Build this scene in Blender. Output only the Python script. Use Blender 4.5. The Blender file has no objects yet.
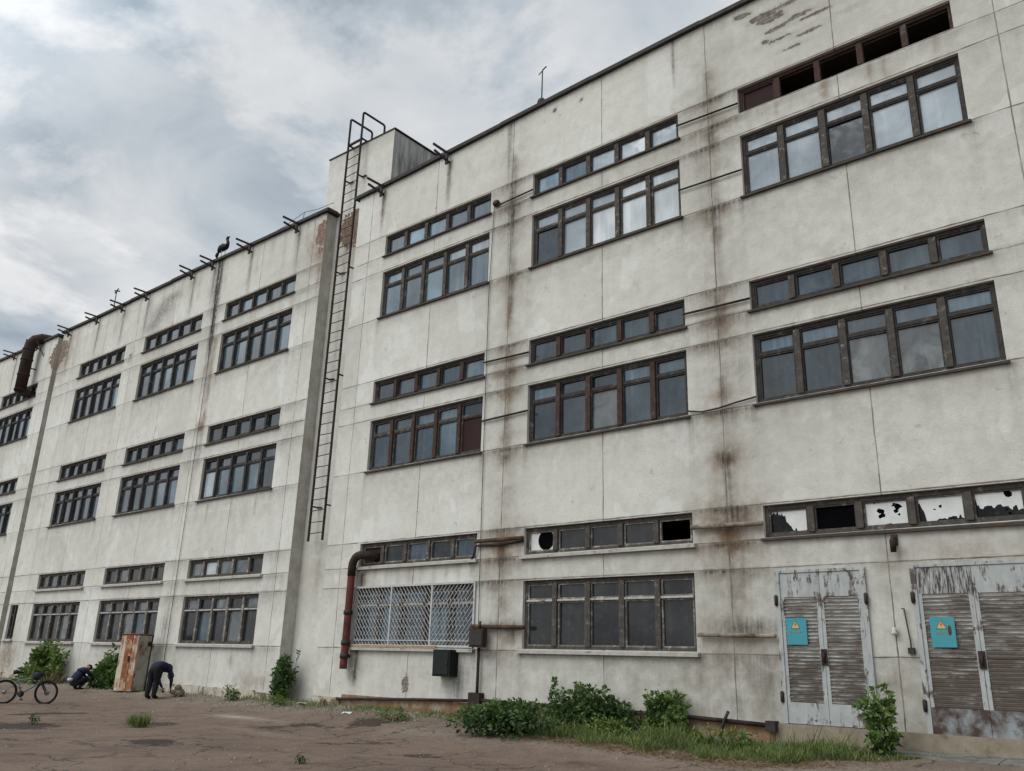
import bpy, math, random
import numpy as np
from mathutils import Vector, Matrix
random.seed(7); RNG = np.random.default_rng(11)
R = math.radians
scene = bpy.context.scene
COL = scene.collection

# ------------------------------------------------------------------ helpers
class MB:
    """collects faces of one mesh, written in scene coordinates"""
    def __init__(s): s.v = []; s.f = []; s.m = []; s.smooth = []
    def face(s, pts, m=0, sm=False):
        b = len(s.v); s.v += [tuple(p) for p in pts]; s.f.append(tuple(range(b, b + len(pts)))); s.m.append(m); s.smooth.append(sm)
    def raw(s, vs, fs, m=0, sm=False):
        b = len(s.v); s.v += [tuple(p) for p in vs]
        for f in fs: s.f.append(tuple(b + i for i in f)); s.m.append(m); s.smooth.append(sm)
    def box(s, x0, x1, y0, y1, z0, z1, m=0):
        vs = [(x, y, z) for x in (x0, x1) for y in (y0, y1) for z in (z0, z1)]
        s.raw(vs, [(0, 1, 3, 2), (4, 6, 7, 5), (0, 4, 5, 1), (2, 3, 7, 6), (0, 2, 6, 4), (1, 5, 7, 3)], m)
    def obox(s, c, ax, ay, az, m=0, bev=0.0):
        c = Vector(c); ax = Vector(ax); ay = Vector(ay); az = Vector(az)
        vs = [c + ax * i + ay * j + az * k for i in (-1, 1) for j in (-1, 1) for k in (-1, 1)]
        s.raw(vs, [(0, 1, 3, 2), (4, 6, 7, 5), (0, 4, 5, 1), (2, 3, 7, 6), (0, 2, 6, 4), (1, 5, 7, 3)], m)
    def bar(s, a, b, w, h, m=0, up=(0, 0, 1)):
        a = Vector(a); b = Vector(b); d = (b - a); L = d.length
        if L < 1e-6: return
        d /= L; u = Vector(up)
        if abs(d.dot(u)) > .98: u = Vector((0, 1, 0))
        sd = d.cross(u).normalized(); u2 = sd.cross(d)
        s.obox((a + b) / 2, d * (L / 2), sd * (w / 2), u2 * (h / 2), m)
    def tube(s, pts, r, n=8, m=0, cap=True, closed=False):
        P = [Vector(p) for p in pts]; k = len(P)
        rs = r if isinstance(r, (list, tuple)) else [r] * k
        rings = []; prev = None
        for i in range(k):
            if closed: t = (P[(i + 1) % k] - P[i - 1])
            else: t = (P[min(i + 1, k - 1)] - P[max(i - 1, 0)])
            t.normalize()
            if prev is None:
                a = Vector((0, 0, 1)) if abs(t.z) < .9 else Vector((1, 0, 0))
                u = t.cross(a).normalized()
            else:
                u = prev - t * prev.dot(t); u.normalize()
            prev = u; w = t.cross(u)
            rings.append([P[i] + (u * math.cos(q) + w * math.sin(q)) * rs[i] for q in [2 * math.pi * j / n for j in range(n)]])
        vs = [p for rg in rings for p in rg]; fs = []
        for i in range(k if closed else k - 1):
            i2 = (i + 1) % k
            for j in range(n):
                j2 = (j + 1) % n; fs.append((i * n + j, i * n + j2, i2 * n + j2, i2 * n + j))
        if cap and not closed:
            fs.append(tuple(range(n))[::-1]); fs.append(tuple((k - 1) * n + j for j in range(n)))
        s.raw(vs, fs, m, True)
    def ball(s, c, rx, ry, rz, m=0, n=12, k=8):
        vs = []; fs = []
        for i in range(k + 1):
            th = math.pi * i / k
            for j in range(n):
                ph = 2 * math.pi * j / n
                vs.append((c[0] + rx * math.sin(th) * math.cos(ph), c[1] + ry * math.sin(th) * math.sin(ph), c[2] + rz * math.cos(th)))
        for i in range(k):
            for j in range(n):
                fs.append((i * n + j, (i + 1) * n + j, (i + 1) * n + (j + 1) % n, i * n + (j + 1) % n))
        s.raw(vs, fs, m, True)
    def build(s, name, mats, parent=None, loc=None):
        if not isinstance(mats, (list, tuple)): mats = [mats]
        me = bpy.data.meshes.new(name)
        if loc is None: loc = wloc(parent) if parent is not None else Vector((0, 0, 0))
        loc = Vector(loc)
        me.from_pydata([(p[0] - loc.x, p[1] - loc.y, p[2] - loc.z) for p in s.v], [], s.f)
        for mt in mats: me.materials.append(mt)
        me.polygons.foreach_set('material_index', s.m); me.polygons.foreach_set('use_smooth', s.smooth)
        me.update()
        o = bpy.data.objects.new(name, me); COL.objects.link(o)
        if parent is not None: o.parent = parent; o.location = loc - wloc(parent)
        else: o.location = loc
        return o

def wloc(o):
    v = Vector((0, 0, 0))
    while o is not None: v += o.location; o = o.parent
    return v
def tag(o, label=None, cat=None, group=None, kind=None):
    for k, v in (('label', label), ('category', cat), ('group', group), ('kind', kind)):
        if v: o[k] = v
    return o
def thing(name, label, cat, loc, group=None):
    o = bpy.data.objects.new(name, None); COL.objects.link(o); o.location = loc; o.empty_display_size = .3
    return tag(o, label, cat, group)

def sstep(t):
    t = np.clip(t, 0, 1); return t * t * (3 - 2 * t)
def ground_z(x, y):
    return float(-1.55 + .36 * sstep((y + 4) / 4))

# ------------------------------------------------------------------ node helpers
class NT:
    def __init__(s, nt): s.nt = nt
    def n(s, t, ins=None, **kw):
        nd = s.nt.nodes.new(t)
        for k, v in kw.items(): setattr(nd, k, v)
        for k, v in (ins or {}).items(): s.set(nd.inputs[k], v)
        return nd
    def set(s, sock, v):
        if isinstance(v, bpy.types.NodeSocket): s.nt.links.new(v, sock)
        elif isinstance(v, bpy.types.Node): s.nt.links.new(v.outputs[0], sock)
        else:
            if sock.type == 'RGBA' and len(v) == 3: v = (*v, 1)
            sock.default_value = v
    def math(s, op, a, b=None, c=None, clamp=False):
        nd = s.n('ShaderNodeMath', operation=op, use_clamp=clamp)
        s.set(nd.inputs[0], a)
        if b is not None: s.set(nd.inputs[1], b)
        if c is not None: s.set(nd.inputs[2], c)
        return nd.outputs[0]
    def mix(s, fac, a, b, mode='MIX'):
        nd = s.n('ShaderNodeMix', data_type='RGBA', blend_type=mode); nd.clamp_factor = True
        s.set(nd.inputs[0], fac); s.set(nd.inputs[6], a); s.set(nd.inputs[7], b)
        return nd.outputs[2]
    def noise(s, vec, scale, detail=5, rough=.55, dist=0.):
        nd = s.n('ShaderNodeTexNoise', {'Scale': scale, 'Detail': detail, 'Roughness': rough, 'Distortion': dist})
        if vec is not None: s.set(nd.inputs['Vector'], vec)
        return nd.outputs[0]
    def ramp(s, fac, stops, interp='LINEAR'):
        nd = s.n('ShaderNodeValToRGB'); cr = nd.color_ramp; cr.interpolation = interp
        while len(cr.elements) < len(stops): cr.elements.new(.5)
        for e, (p, c) in zip(cr.elements, stops):
            e.position = p; e.color = (*c, 1) if len(c) == 3 else c
        s.set(nd.inputs[0], fac); return nd.outputs[0]
    def rng(s, v, a, b, c=0., d=1.):
        nd = s.n('ShaderNodeMapRange'); nd.clamp = True
        s.set(nd.inputs[0], v)
        for i, q in enumerate((a, b, c, d)): s.set(nd.inputs[i + 1], q)
        return nd.outputs[0]
    def mapping(s, vec, scale=(1, 1, 1), loc=(0, 0, 0), rot=(0, 0, 0)):
        nd = s.n('ShaderNodeMapping', {'Scale': scale, 'Location': loc, 'Rotation': rot}); s.set(nd.inputs[0], vec); return nd.outputs[0]

def new_mat(name):
    m = bpy.data.materials.new(name); m.use_nodes = True
    nt = m.node_tree; nt.nodes.clear(); t = NT(nt)
    out = t.n('ShaderNodeOutputMaterial'); bs = t.n('ShaderNodeBsdfPrincipled')
    nt.links.new(bs.outputs[0], out.inputs[0])
    tc = t.n('ShaderNodeTexCoord')
    return m, t, bs, tc.outputs['Object'], out

def simple(name, c, rough=.7, c2=None, scale=8., metal=0., bump=0., c3=None, thr=(.5, .62), spec=.2):
    """plain weathered material: two tones by noise, optional third tone in patches"""
    m, t, bs, co, out = new_mat(name)
    n = t.noise(co, scale, 6, .6)
    c2 = c2 or tuple(x * .72 for x in c)
    col = t.mix(t.rng(n, .3, .7), c, c2)
    if c3:
        n3 = t.noise(co, scale * .6, 8, .68); col = t.mix(t.rng(n3, thr[0], thr[1]), col, c3)
    t.set(bs.inputs['Base Color'], col); bs.inputs['Roughness'].default_value = rough; bs.inputs['Metallic'].default_value = metal
    bs.inputs['Specular IOR Level'].default_value = spec
    if bump:
        b = t.n('ShaderNodeBump', {'Strength': bump, 'Distance': .01}); t.set(b.inputs['Height'], t.noise(co, scale * 4, 6, .6)); t.set(bs.inputs['Normal'], b.outputs[0])
    return m

# ------------------------------------------------------------------ plaster with panel joints, stains, broken patches
ZJ = [3.13, 2.44, 1.9, .3, 7.96, 7.25, 6.74, 5.18, 12.82, 12.1, 11.58, 9.98]
def plaster(name, x0, pitch, joints=True, tone=1.0, bare=((.21, .105, .07, 1), (.27, .16, .105, 1))):
    m, t, bs, co, out = new_mat(name)
    at = t.n('ShaderNodeAttribute', attribute_name='stain')
    sp = t.n('ShaderNodeSeparateColor'); t.set(sp.inputs[0], at.outputs['Color'])
    soot, brown, spall = sp.outputs[0], sp.outputs[1], sp.outputs[2]; grime = at.outputs['Alpha']
    xyz = t.n('ShaderNodeSeparateXYZ'); t.set(xyz.inputs[0], co); X, Y, Z = xyz.outputs
    n1 = t.noise(co, .33, 5, .55); n2 = t.noise(co, 2.6, 8, .62); n3 = t.noise(co, 24, 4, .6)
    n4 = t.noise(co, 7.5, 8, .7)
    st = t.noise(t.mapping(co, (5.5, 5.5, .28)), 1., 6, .62)
    st2 = t.noise(t.mapping(co, (16, 16, .6)), 1., 4, .6)
    c = t.mix(t.rng(n1, .32, .68), tuple(x * tone for x in (.55, .54, .485)), tuple(x * tone for x in (.69, .69, .64)))
    # panel to panel tone
    px = t.math('FLOOR', t.math('DIVIDE', t.math('SUBTRACT', X, x0), pitch)); pz = t.math('FLOOR', t.math('DIVIDE', t.math('ADD', Z, 0.1), 2.4))
    cb = t.n('ShaderNodeCombineXYZ'); t.set(cb.inputs[0], px); t.set(cb.inputs[1], pz)
    wn = t.n('ShaderNodeTexWhiteNoise', noise_dimensions='2D'); t.set(wn.inputs[0], cb.outputs[0])
    c = t.mix(1., c, t.ramp(wn.outputs[0], [(0, (.90, .895, .88)), (1, (1.03, 1.03, 1.03))]), 'MULTIPLY')
    c = t.mix(t.rng(n2, .45, .72, 0, .24), c, (.40, .38, .33)); c = t.mix(t.rng(n2, .47, .3, 0, .2), c, (.68, .665, .62))
    c = t.mix(t.rng(n4, .5, .7, 0, .22), c, (.36, .335, .28)); n6 = t.noise(t.mapping(co, (1, 1, 1), (4, 8, 1)), .9, 9, .72, .6); c = t.mix(t.rng(n6, .5, .68, 0, .2), c, (.40, .385, .345)); n7 = t.noise(co, 48, 3, .6); c = t.mix(t.rng(n7, .5, .7, 0, .3), c, (.33, .31, .27)); pit = t.noise(co, 8.5, 3, .5); c = t.mix(t.rng(pit, .70, .73, 0, .4), c, (.22, .19, .15))
    c = t.mix(t.rng(st, .5, .8, 0, .12), c, (.40, .375, .325))
    c = t.mix(t.rng(n3, .45, .8, 0, .16), c, (.35, .34, .30))
    # pale patched repairs
    n5 = t.noise(t.mapping(co, (.8, .8, .55), (9, 3, 4)), 1., 3, .5)
    c = t.mix(t.rng(n5, .6, .615, 0, .3), c, (.74, .74, .71)); n8 = t.noise(t.mapping(co, (.9, .9, .75), (2, 5, 8)), 1.1, 7, .62, .5); c = t.mix(t.rng(n8, .60, .64, 0, .3), c, (.40, .385, .33)); c = t.mix(t.rng(t.noise(t.mapping(co, (1, 1, 1), (7, 1, 3)), 3.4, 9, .72), .635, .66, 0, .5), c, (.30, .28, .235))
    # general dirt (alpha)
    gf = t.math('MULTIPLY', grime, t.rng(t.math('ADD', t.math('MULTIPLY', st, .3), t.math('ADD', t.math('MULTIPLY', n2, .9), t.math('MULTIPLY', n1, .5))), .48, 1.22, .08, 1.0), clamp=True)
    c = t.mix(gf, c, (.235, .215, .175))
    bf = t.math('MULTIPLY', brown, t.rng(t.math('ADD', n2, t.math('MULTIPLY', n4, .5)), .5, 1., .25, 1.35), clamp=True)
    c = t.mix(bf, c, (.17, .105, .06))
    sf = t.math('MULTIPLY', soot, t.rng(t.math('ADD', st2, t.math('MULTIPLY', n4, .8)), .62, 1.1, .1, 1.4), clamp=True)
    c = t.mix(sf, c, (.055, .05, .042))
    jf = 0.
    if joints:
        wob = t.math('MULTIPLY', t.math('SUBTRACT', t.noise(co, 1.7, 3), .5), .035)
        xr = t.math('DIVIDE', t.math('SUBTRACT', t.math('ADD', X, wob), x0), pitch)
        xf = t.math('MULTIPLY', t.math('ABSOLUTE', t.math('SUBTRACT', t.math('FRACT', t.math('ADD', xr, .5)), .5)), pitch)
        wj = t.rng(t.noise(co, 3.1, 4), .3, .7, .004, .019)
        j = t.math('LESS_THAN', xf, wj)
        zz = t.math('ADD', Z, wob)
        for zj in ZJ: j = t.math('MAXIMUM', j, t.math('COMPARE', zz, zj, wj))
        jf = t.math('MULTIPLY', j, t.rng(t.noise(co, .9, 4, .6), .33, .6, .45, .95))
        c = t.mix(jf, c, (.12, .095, .07))
    # broken render: bricks laid bare
    br = t.n('ShaderNodeTexBrick', {'Color1': bare[0], 'Color2': bare[1], 'Mortar': (.3, .27, .23, 1), 'Scale': 1., 'Mortar Size': .012, 'Brick Width': .27, 'Row Height': .085})
    cb2 = t.n('ShaderNodeCombineXYZ'); t.set(cb2.inputs[0], t.math('ADD', X, Y)); t.set(cb2.inputs[1], Z); t.set(br.inputs['Vector'], cb2.outputs[0])
    brc = t.mix(t.rng(n4, .4, .65), br.outputs['Color'], (.10, .075, .055))
    spf = t.math('GREATER_THAN', t.math('ADD', spall, t.math('MULTIPLY', t.math('SUBTRACT', t.math('ADD', n4, t.math('MULTIPLY', n2, .6)), .8), 1.1)), .5)
    spf = t.math('MULTIPLY', spf, t.math('GREATER_THAN', spall, .05))
    c = t.mix(spf, c, brc)
    t.set(bs.inputs['Base Color'], c); bs.inputs['Roughness'].default_value = .9; bs.inputs['Specular IOR Level'].default_value = .2
    h = t.math('ADD', t.math('MULTIPLY', n3, .25), t.math('MULTIPLY', n4, .5))
    h = t.math('SUBTRACT', h, t.math('MULTIPLY', spf, 1.2))
    if joints: h = t.math('SUBTRACT', h, jf)
    b = t.n('ShaderNodeBump', {'Strength': .55, 'Distance': .03}); t.set(b.inputs['Height'], h); t.set(bs.inputs['Normal'], b.outputs[0])
    return m

M = {}
M['plaster_a'] = plaster('plaster_right_block', -.75, 3.0, bare=((.15, .135, .115, 1), (.21, .19, .165, 1)))
M['plaster_b'] = plaster('plaster_left_block', -18.87, 3.045)
M['plaster_c'] = plaster('plaster_plain', 0, 3.0, joints=False)
M['wood_dark'] = simple('weathered_dark_wood', (.032, .029, .027), .9, (.058, .053, .048), 9, c3=(.13, .12, .11), thr=(.56, .68), bump=.4)
M['wood_red'] = simple('flaking_red_brown_wood', (.045, .02, .016), .9, (.06, .042, .035), 9, c3=(.10, .085, .075), thr=(.58, .68), bump=.4)
M['wood_slate'] = simple('grey_black_wood', (.055, .053, .05), .9, (.03, .028, .027), 9, c3=(.12, .115, .105), thr=(.56, .68), bump=.4)
M['wood_grey'] = simple('weathered_grey_wood', (.17, .155, .135), .85, (.095, .085, .075), 11, c3=(.33, .31, .28), thr=(.5, .64), bump=.4)
M['wood_brown'] = simple('weathered_brown_wood', (.085, .074, .064), .9, (.045, .039, .034), 11, c3=(.20, .185, .165), thr=(.56, .68), bump=.4)
M['sill_metal'] = simple('dark_sheet_metal', (.03, .028, .026), .75, (.06, .054, .048), 6, c3=(.07, .045, .03))
M['sill_stone'] = simple('pale_concrete', (.42, .40, .36), .9, (.30, .285, .25), 7, c3=(.16, .14, .12), thr=(.58, .7), bump=.4)
M['bitumen'] = simple('bitumen_felt', (.032, .03, .03), .8, (.06, .055, .05), 4)
M['iron'] = simple('black_iron', (.022, .02, .02), .6, (.045, .035, .03), 9)
M['rust'] = simple('brown_rust', (.075, .042, .028), .85, (.04, .027, .021), 6, c3=(.12, .06, .032), bump=.3)
M['rust_dark'] = simple('dark_rust', (.028, .020, .018), .85, (.05, .031, .023), 3, c3=(.014, .012, .011), bump=.3)
M['red_pipe'] = simple('red_oxide_paint', (.165, .04, .03), .8, (.09, .032, .026), 5, c3=(.035, .022, .02), thr=(.48, .6))
M['pale_pipe'] = simple('dirty_beige_paint', (.30, .26, .20), .9, (.19, .145, .105), 4, c3=(.075, .05, .038), thr=(.47, .62))
M['steel_white'] = simple('pale_painted_steel', (.55, .54, .51), .6, (.40, .38, .35), 12, c3=(.22, .13, .08), thr=(.64, .7))
M['dark_room'] = simple('dim_interior', (.12, .10, .09), .95)
M['glass_seal'] = simple('pale_casement_paint', (.46, .45, .42), .75, (.30, .28, .25), 14, c3=(.12, .10, .085), thr=(.54, .64))

def glass(name, c, c2=None, rough=.05, scale=.9, spec=.5, wave=.012):
    """dirty window pane: what shows through and settles on the glass, plus sky reflections painted in, give the tone, the surface mirrors the sky"""
    m, t, bs, co, out = new_mat(name)
    c2 = c2 or tuple(x * .6 for x in c)
    n = t.noise(t.mapping(co, (1.3, 1, .9)), scale, 6, .6, .9); fold = t.noise(t.mapping(co, (8, 1, .3)), 1., 4, .55); big = t.noise(t.mapping(co, (.55, 1, .8), (3, 1, 7)), 1., 3, .5)
    col = t.mix(t.rng(n, .38, .62), c, c2); col = t.mix(t.rng(fold, .48, .7, 0, .4), col, tuple(x * 1.7 for x in c2)); col = t.mix(t.rng(big, .4, .62, 0, .55), col, tuple(x * .45 for x in c))  # broad dark and bluish patches painted in as varied reflections
    dust = t.noise(co, 7, 6, .7); col = t.mix(t.rng(dust, .55, .8, 0, .22), col, (.22, .21, .19))
    t.set(bs.inputs['Base Color'], col)
    t.set(bs.inputs['Roughness'], t.rng(t.noise(co, 5, 5), .4, .75, rough, rough + .16))
    bs.inputs['IOR'].default_value = 1.5; bs.inputs['Specular IOR Level'].default_value = spec
    b = t.n('ShaderNodeBump', {'Strength': .6, 'Distance': wave}); t.set(b.inputs['Height'], t.noise(co, 1.6, 2, .4)); t.set(bs.inputs['Normal'], b.outputs[0])
    return m
GL = {
 'd': glass('pane_dark', (.008, .015, .019), (.020, .034, .043), spec=.5),  # bluish base colour holds some of the reflected sky
 'g': glass('pane_grey', (.018, .032, .043), (.045, .068, .085), rough=.08, spec=.5),  # reflected sky blue mixed into the base here too
 'b': glass('pane_blue', (.050, .083, .108), (.10, .145, .175)),
 'l': glass('pane_light_blue', (.22, .33, .39), (.09, .15, .19)),
 'p': glass('pane_pale', (.33, .38, .41), (.23, .275, .31)),
 'w': glass('pane_white', (.56, .585, .59), (.42, .455, .47)),
 'c': glass('pane_curtain', (.14, .155, .155), (.03, .036, .038), scale=1.6),
 'n': glass('pane_dull_grey', (.014, .015, .015), (.024, .026, .026), spec=.3, rough=.1),
 'k': simple('black_gap_shade', (.004, .004, .005), .95, spec=0.),  # flat black, shade of unlit gaps put into the colour
 'r': simple('red_brown_board', (.038, .014, .014), .8, (.022, .011, .011), 3),
 'x': glass('pane_behind_whitewash', (.004, .005, .005), (.009, .01, .01), spec=.12),
}
WHITEWASH = simple('flaking_whitewash', (.60, .61, .58), .7, (.50, .51, .49), 5)

# ------------------------------------------------------------------ camera (heights below are metres above the lens; all is lifted to the ground at the end)
yaw, pit, rol = R(-40.34426815), R(18.04008168), R(1.75659448)
fw = Vector((math.sin(yaw) * math.cos(pit), math.cos(yaw) * math.cos(pit), math.sin(pit)))
rt = Vector((math.cos(yaw), -math.sin(yaw), 0)); up = rt.cross(fw)
r2 = rt * math.cos(rol) + up * math.sin(rol); u2 = -rt * math.sin(rol) + up * math.cos(rol)
cd = bpy.data.cameras.new('camera'); cam = bpy.data.objects.new('camera', cd); COL.objects.link(cam)
cd.sensor_width = 36; cd.lens = 855.3166 / 1024 * 36; cd.clip_end = 3000; cd.clip_start = .05
mw = Matrix.Identity(4)
for i in range(3): mw[i][0] = r2[i]; mw[i][1] = u2[i]; mw[i][2] = -fw[i]; mw[i][3] = (6.9707, -15.9068, 0)[i]
cam.matrix_world = mw; scene.camera = cam

# ------------------------------------------------------------------ sky and sun
w = bpy.data.worlds.new("World"); scene.world = w; w.use_nodes = True
nt = w.node_tree; nt.nodes.clear(); t = NT(nt)
SUN_EL, SUN_DIR = R(48), Vector((-.42, -.9, 0)).normalized()
sunv = Vector((SUN_DIR.x * math.cos(SUN_EL), SUN_DIR.y * math.cos(SUN_EL), math.sin(SUN_EL)))
sky = t.n('ShaderNodeTexSky', sky_type='NISHITA'); sky.sun_disc = False; sky.sun_elevation = SUN_EL; sky.sun_rotation = math.atan2(sunv.x, sunv.y)
bgs = t.n('ShaderNodeBackground', {'Strength': .09}); t.set(bgs.inputs[0], sky.outputs[0])
tc = t.n('ShaderNodeTexCoord').outputs['Generated']
sx = t.n('ShaderNodeSeparateXYZ'); t.set(sx.inputs[0], tc)
dz = t.math('ADD', t.math('MAXIMUM', sx.outputs[2], 0.), .22)
cv = t.n('ShaderNodeCombineXYZ'); t.set(cv.inputs[0], t.math('DIVIDE', sx.outputs[0], dz)); t.set(cv.inputs[1], t.math('DIVIDE', sx.outputs[1], dz))
cv = cv.outputs[0]
na = t.noise(t.mapping(cv, (1, 1, 1), (2.2, 9.1, 4)), 1.05, 7, .52, .35); nb = t.noise(t.mapping(cv, (1, 1, 1), (7.3, 2.2, 5)), 3.6, 7, .56, .5)
nc = t.noise(t.mapping(cv, (1, 1, 1), (4.2, .6, 9)), 2.0, 9, .6, .25); puff = t.rng(nc, .49, .57, -.02, .095)
nn = t.math('ADD', t.math('ADD', t.math('MULTIPLY', na, .66), t.math('MULTIPLY', nb, .34)), puff)
ccol = t.ramp(nn, [(.38, (.34, .415, .49)), (.46, (.55, .61, .67)), (.54, (.73, .76, .79)), (.65, (.95, .955, .965))])
dot = t.n('ShaderNodeVectorMath', operation='DOT_PRODUCT'); t.set(dot.inputs[0], tc); dot.inputs[1].default_value = sunv
glow = t.rng(dot.outputs['Value'], .42, 1., .90, 2.6)
bgc = t.n('ShaderNodeBackground'); t.set(bgc.inputs[0], ccol); t.set(bgc.inputs[1], glow)
gap = t.rng(t.noise(t.mapping(cv, (1, 1, 1), (1.3, 6.4, 2)), 2.4, 6, .55, .3), .68, .74, 1., .2)
mx = t.n('ShaderNodeMixShader'); t.set(mx.inputs[0], gap); nt.links.new(bgs.outputs[0], mx.inputs[1]); nt.links.new(bgc.outputs[0], mx.inputs[2])
wo = t.n('ShaderNodeOutputWorld'); nt.links.new(mx.outputs[0], wo.inputs[0])
sl = bpy.data.lights.new('sun', 'SUN'); sl.energy = 1.3; sl.angle = R(28); sl.color = (1., .98, .945)
so = bpy.data.objects.new('sun', sl); COL.objects.link(so); so.rotation_euler = (-sunv).to_track_quat('-Z', 'Y').to_euler(); so.location = (0, -30, 40)
vs = scene.view_settings; vs.view_transform = 'Standard'; vs.look = 'None'; vs.gamma = 1; vs.exposure = 0; vs.use_curve_mapping = False

# ------------------------------------------------------------------ the factory building
building = thing('factory_building', 'long three storey white plastered factory with stained walls, ribbon windows and flat roof', 'factory', (0, 0, 0))
FL = [('1', 3.10, 2.47, 1.87, .34), ('2', 7.92, 7.26, 6.70, 5.20), ('3', 12.79, 12.12, 11.53, 10.0)]
BAYS = {'A': (0., 4.54), 'B': (-6.01, -1.54), 'C': (-11.97, -7.53), 'D': (-21.0, -16.6), 'E': (-27.13, -22.6), 'F': (-33.17, -28.78), 'G': (-42.3, -37.82)}
def holes(bays):
    hs = []
    for b in bays:
        x0, x1 = BAYS[b]
        for f, ut, ub, mt, mb in FL:
            hs.append((x0, x1, ub, ut))
            if not (b == 'A' and f == '1'): hs.append((x0, x1, mb, mt))
    return hs
ZT_R = ([-13.5, -12, -9.3, -5.8, -2.5, 0, 12], [14.62, 14.65, 14.71, 14.86, 14.95, 15.0, 15.1])
ZT_L = ([-52, -36, -32, -23, -17, -15], [15.3, 14.95, 14.88, 14.88, 14.77, 14.73])

def stainmap():
    S = {'streak': [], 'blob': []}
    return S
def wall_sheet(name, X0, X1, zb, ztop, hs, mat, paint, step, y=0.0, depth=.3):
    hb = sorted({v for h in hs for v in h[:2]} | {X0, X1}); zbk = sorted({v for h in hs for v in h[2:]} | {zb, 13.2})
    def fill(bk, st):
        o = []
        for a, b in zip(bk[:-1], bk[1:]):
            k = max(1, int(round((b - a) / st))); o += [a + (b - a) * i / k for i in range(k)]
        return np.array(o + [bk[-1]])
    xs = fill(hb, step); zs = np.concatenate([fill(zbk, step), 13.2 + (np.arange(1, int(1.8 / step) + 1)) / int(1.8 / step) * 1.8])
    XX, ZZ = np.meshgrid(xs, zs, indexing='ij')
    zt = np.interp(XX, *ztop); ZZ = np.where(ZZ > 13.2, 13.2 + (ZZ - 13.2) * (zt - 13.2) / 1.8, ZZ)
    nx, nz = XX.shape; V = np.stack([XX, np.full_like(XX, y), ZZ], -1).reshape(-1, 3)
    xc = (xs[:-1] + xs[1:]) / 2; zc = (zs[:-1] + zs[1:]) / 2
    solid = np.ones((nx - 1, nz - 1), bool)
    for x0, x1, z0, z1 in hs:
        solid &= ~((xc[:, None] > x0) & (xc[:, None] < x1) & (zc[None] > z0) & (zc[None] < z1))
    I, J = np.nonzero(solid); q = np.stack([I * nz + J, (I + 1) * nz + J, (I + 1) * nz + J + 1, I * nz + J + 1], -1)
    att = paint(V[:, 0], V[:, 2], zt.reshape(-1))
    fv = [tuple(p) for p in V]; ff = [tuple(r) for r in q]; ex = []
    for x0, x1, z0, z1 in hs:                                   # reveals
        for a, b in (((x0, z0), (x1, z0)), ((x1, z0), (x1, z1)), ((x1, z1), (x0, z1)), ((x0, z1), (x0, z0))):
            k = len(fv); fv += [(a[0], y, a[1]), (a[0], y + depth, a[1]), (b[0], y + depth, b[1]), (b[0], y, b[1])]; ff.append((k, k + 1, k + 2, k + 3)); ex += [(0, 0, 0, .35)] * 4
    if ex: att = np.concatenate([att, np.array(ex)])
    me = bpy.data.meshes.new(name); me.from_pydata(fv, [], ff); me.materials.append(mat)
    a = me.attributes.new('stain', 'FLOAT_COLOR', 'POINT'); a.data.foreach_set('color', att.astype(np.float32).reshape(-1))
    o = bpy.data.objects.new(name, me); COL.objects.link(o); o.parent = building
    return o

def G(d, s): return np.exp(-(d / s) ** 2)
BR_L = [-16.75, -19.66, -22.2, -23.75, -27.4, -29.57, -32.0, -34.95, -38.6, -41.5]
BR_R = [-12.24, -9.3]
def paint_common(x, z, zt, A):
    A[:, 0] += .30 * np.clip(1 - (zt - z) / .35, 0, 1)
    A[:, 3] += .38 * np.clip(1 - (z + 1.5) / 1.7, 0, 1) + .10
    pier = sum(G(x - p_, .8) for p_ in (-.75, -6.72, -21.7, -25.6, -16.0))
    for zj in ZJ:
        d_ = zj - z; A[:, 0] += np.where(d_ > -.015, (.14 + .30 * pier) * np.exp(-np.abs(d_) / .22), 0); A[:, 3] += np.where(d_ > -.015, (.22 + .3 * pier) * np.exp(-np.abs(d_) / .5), 0)
    for b, (x0, x1) in BAYS.items():                              # drips under every sill
        for f, ut, ub, mt, mb in FL:
            for zz, s in ((mb, .42), (ub, .32)):
                ins = ((x > x0 - .1) & (x < x1 + .1) & (z < zz)); A[:, 3] += np.where(ins, s * np.exp(-(zz - z) / .55), 0)
            for xe in (x0 - .04, x1 + .04): A[:, 0] += np.where(z < mb, .35 * G(x - xe, .09) * np.exp(-np.abs(mb - z) / .7), 0)
def streak(A, c, x, z, x0, z1, z0, wd, s, fade=.6):
    A[:, c] += np.where((z < z1) & (z > z0 - 2), s * G(x - x0, wd) * np.clip((z - z0) / (fade * (z1 - z0)) , 0, 1), 0)
def blob(A, c, x, z, x0, z0, rx, rz, s): A[:, c] += s * np.exp(-((x - x0) / rx) ** 2 - ((z - z0) / rz) ** 2)

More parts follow.
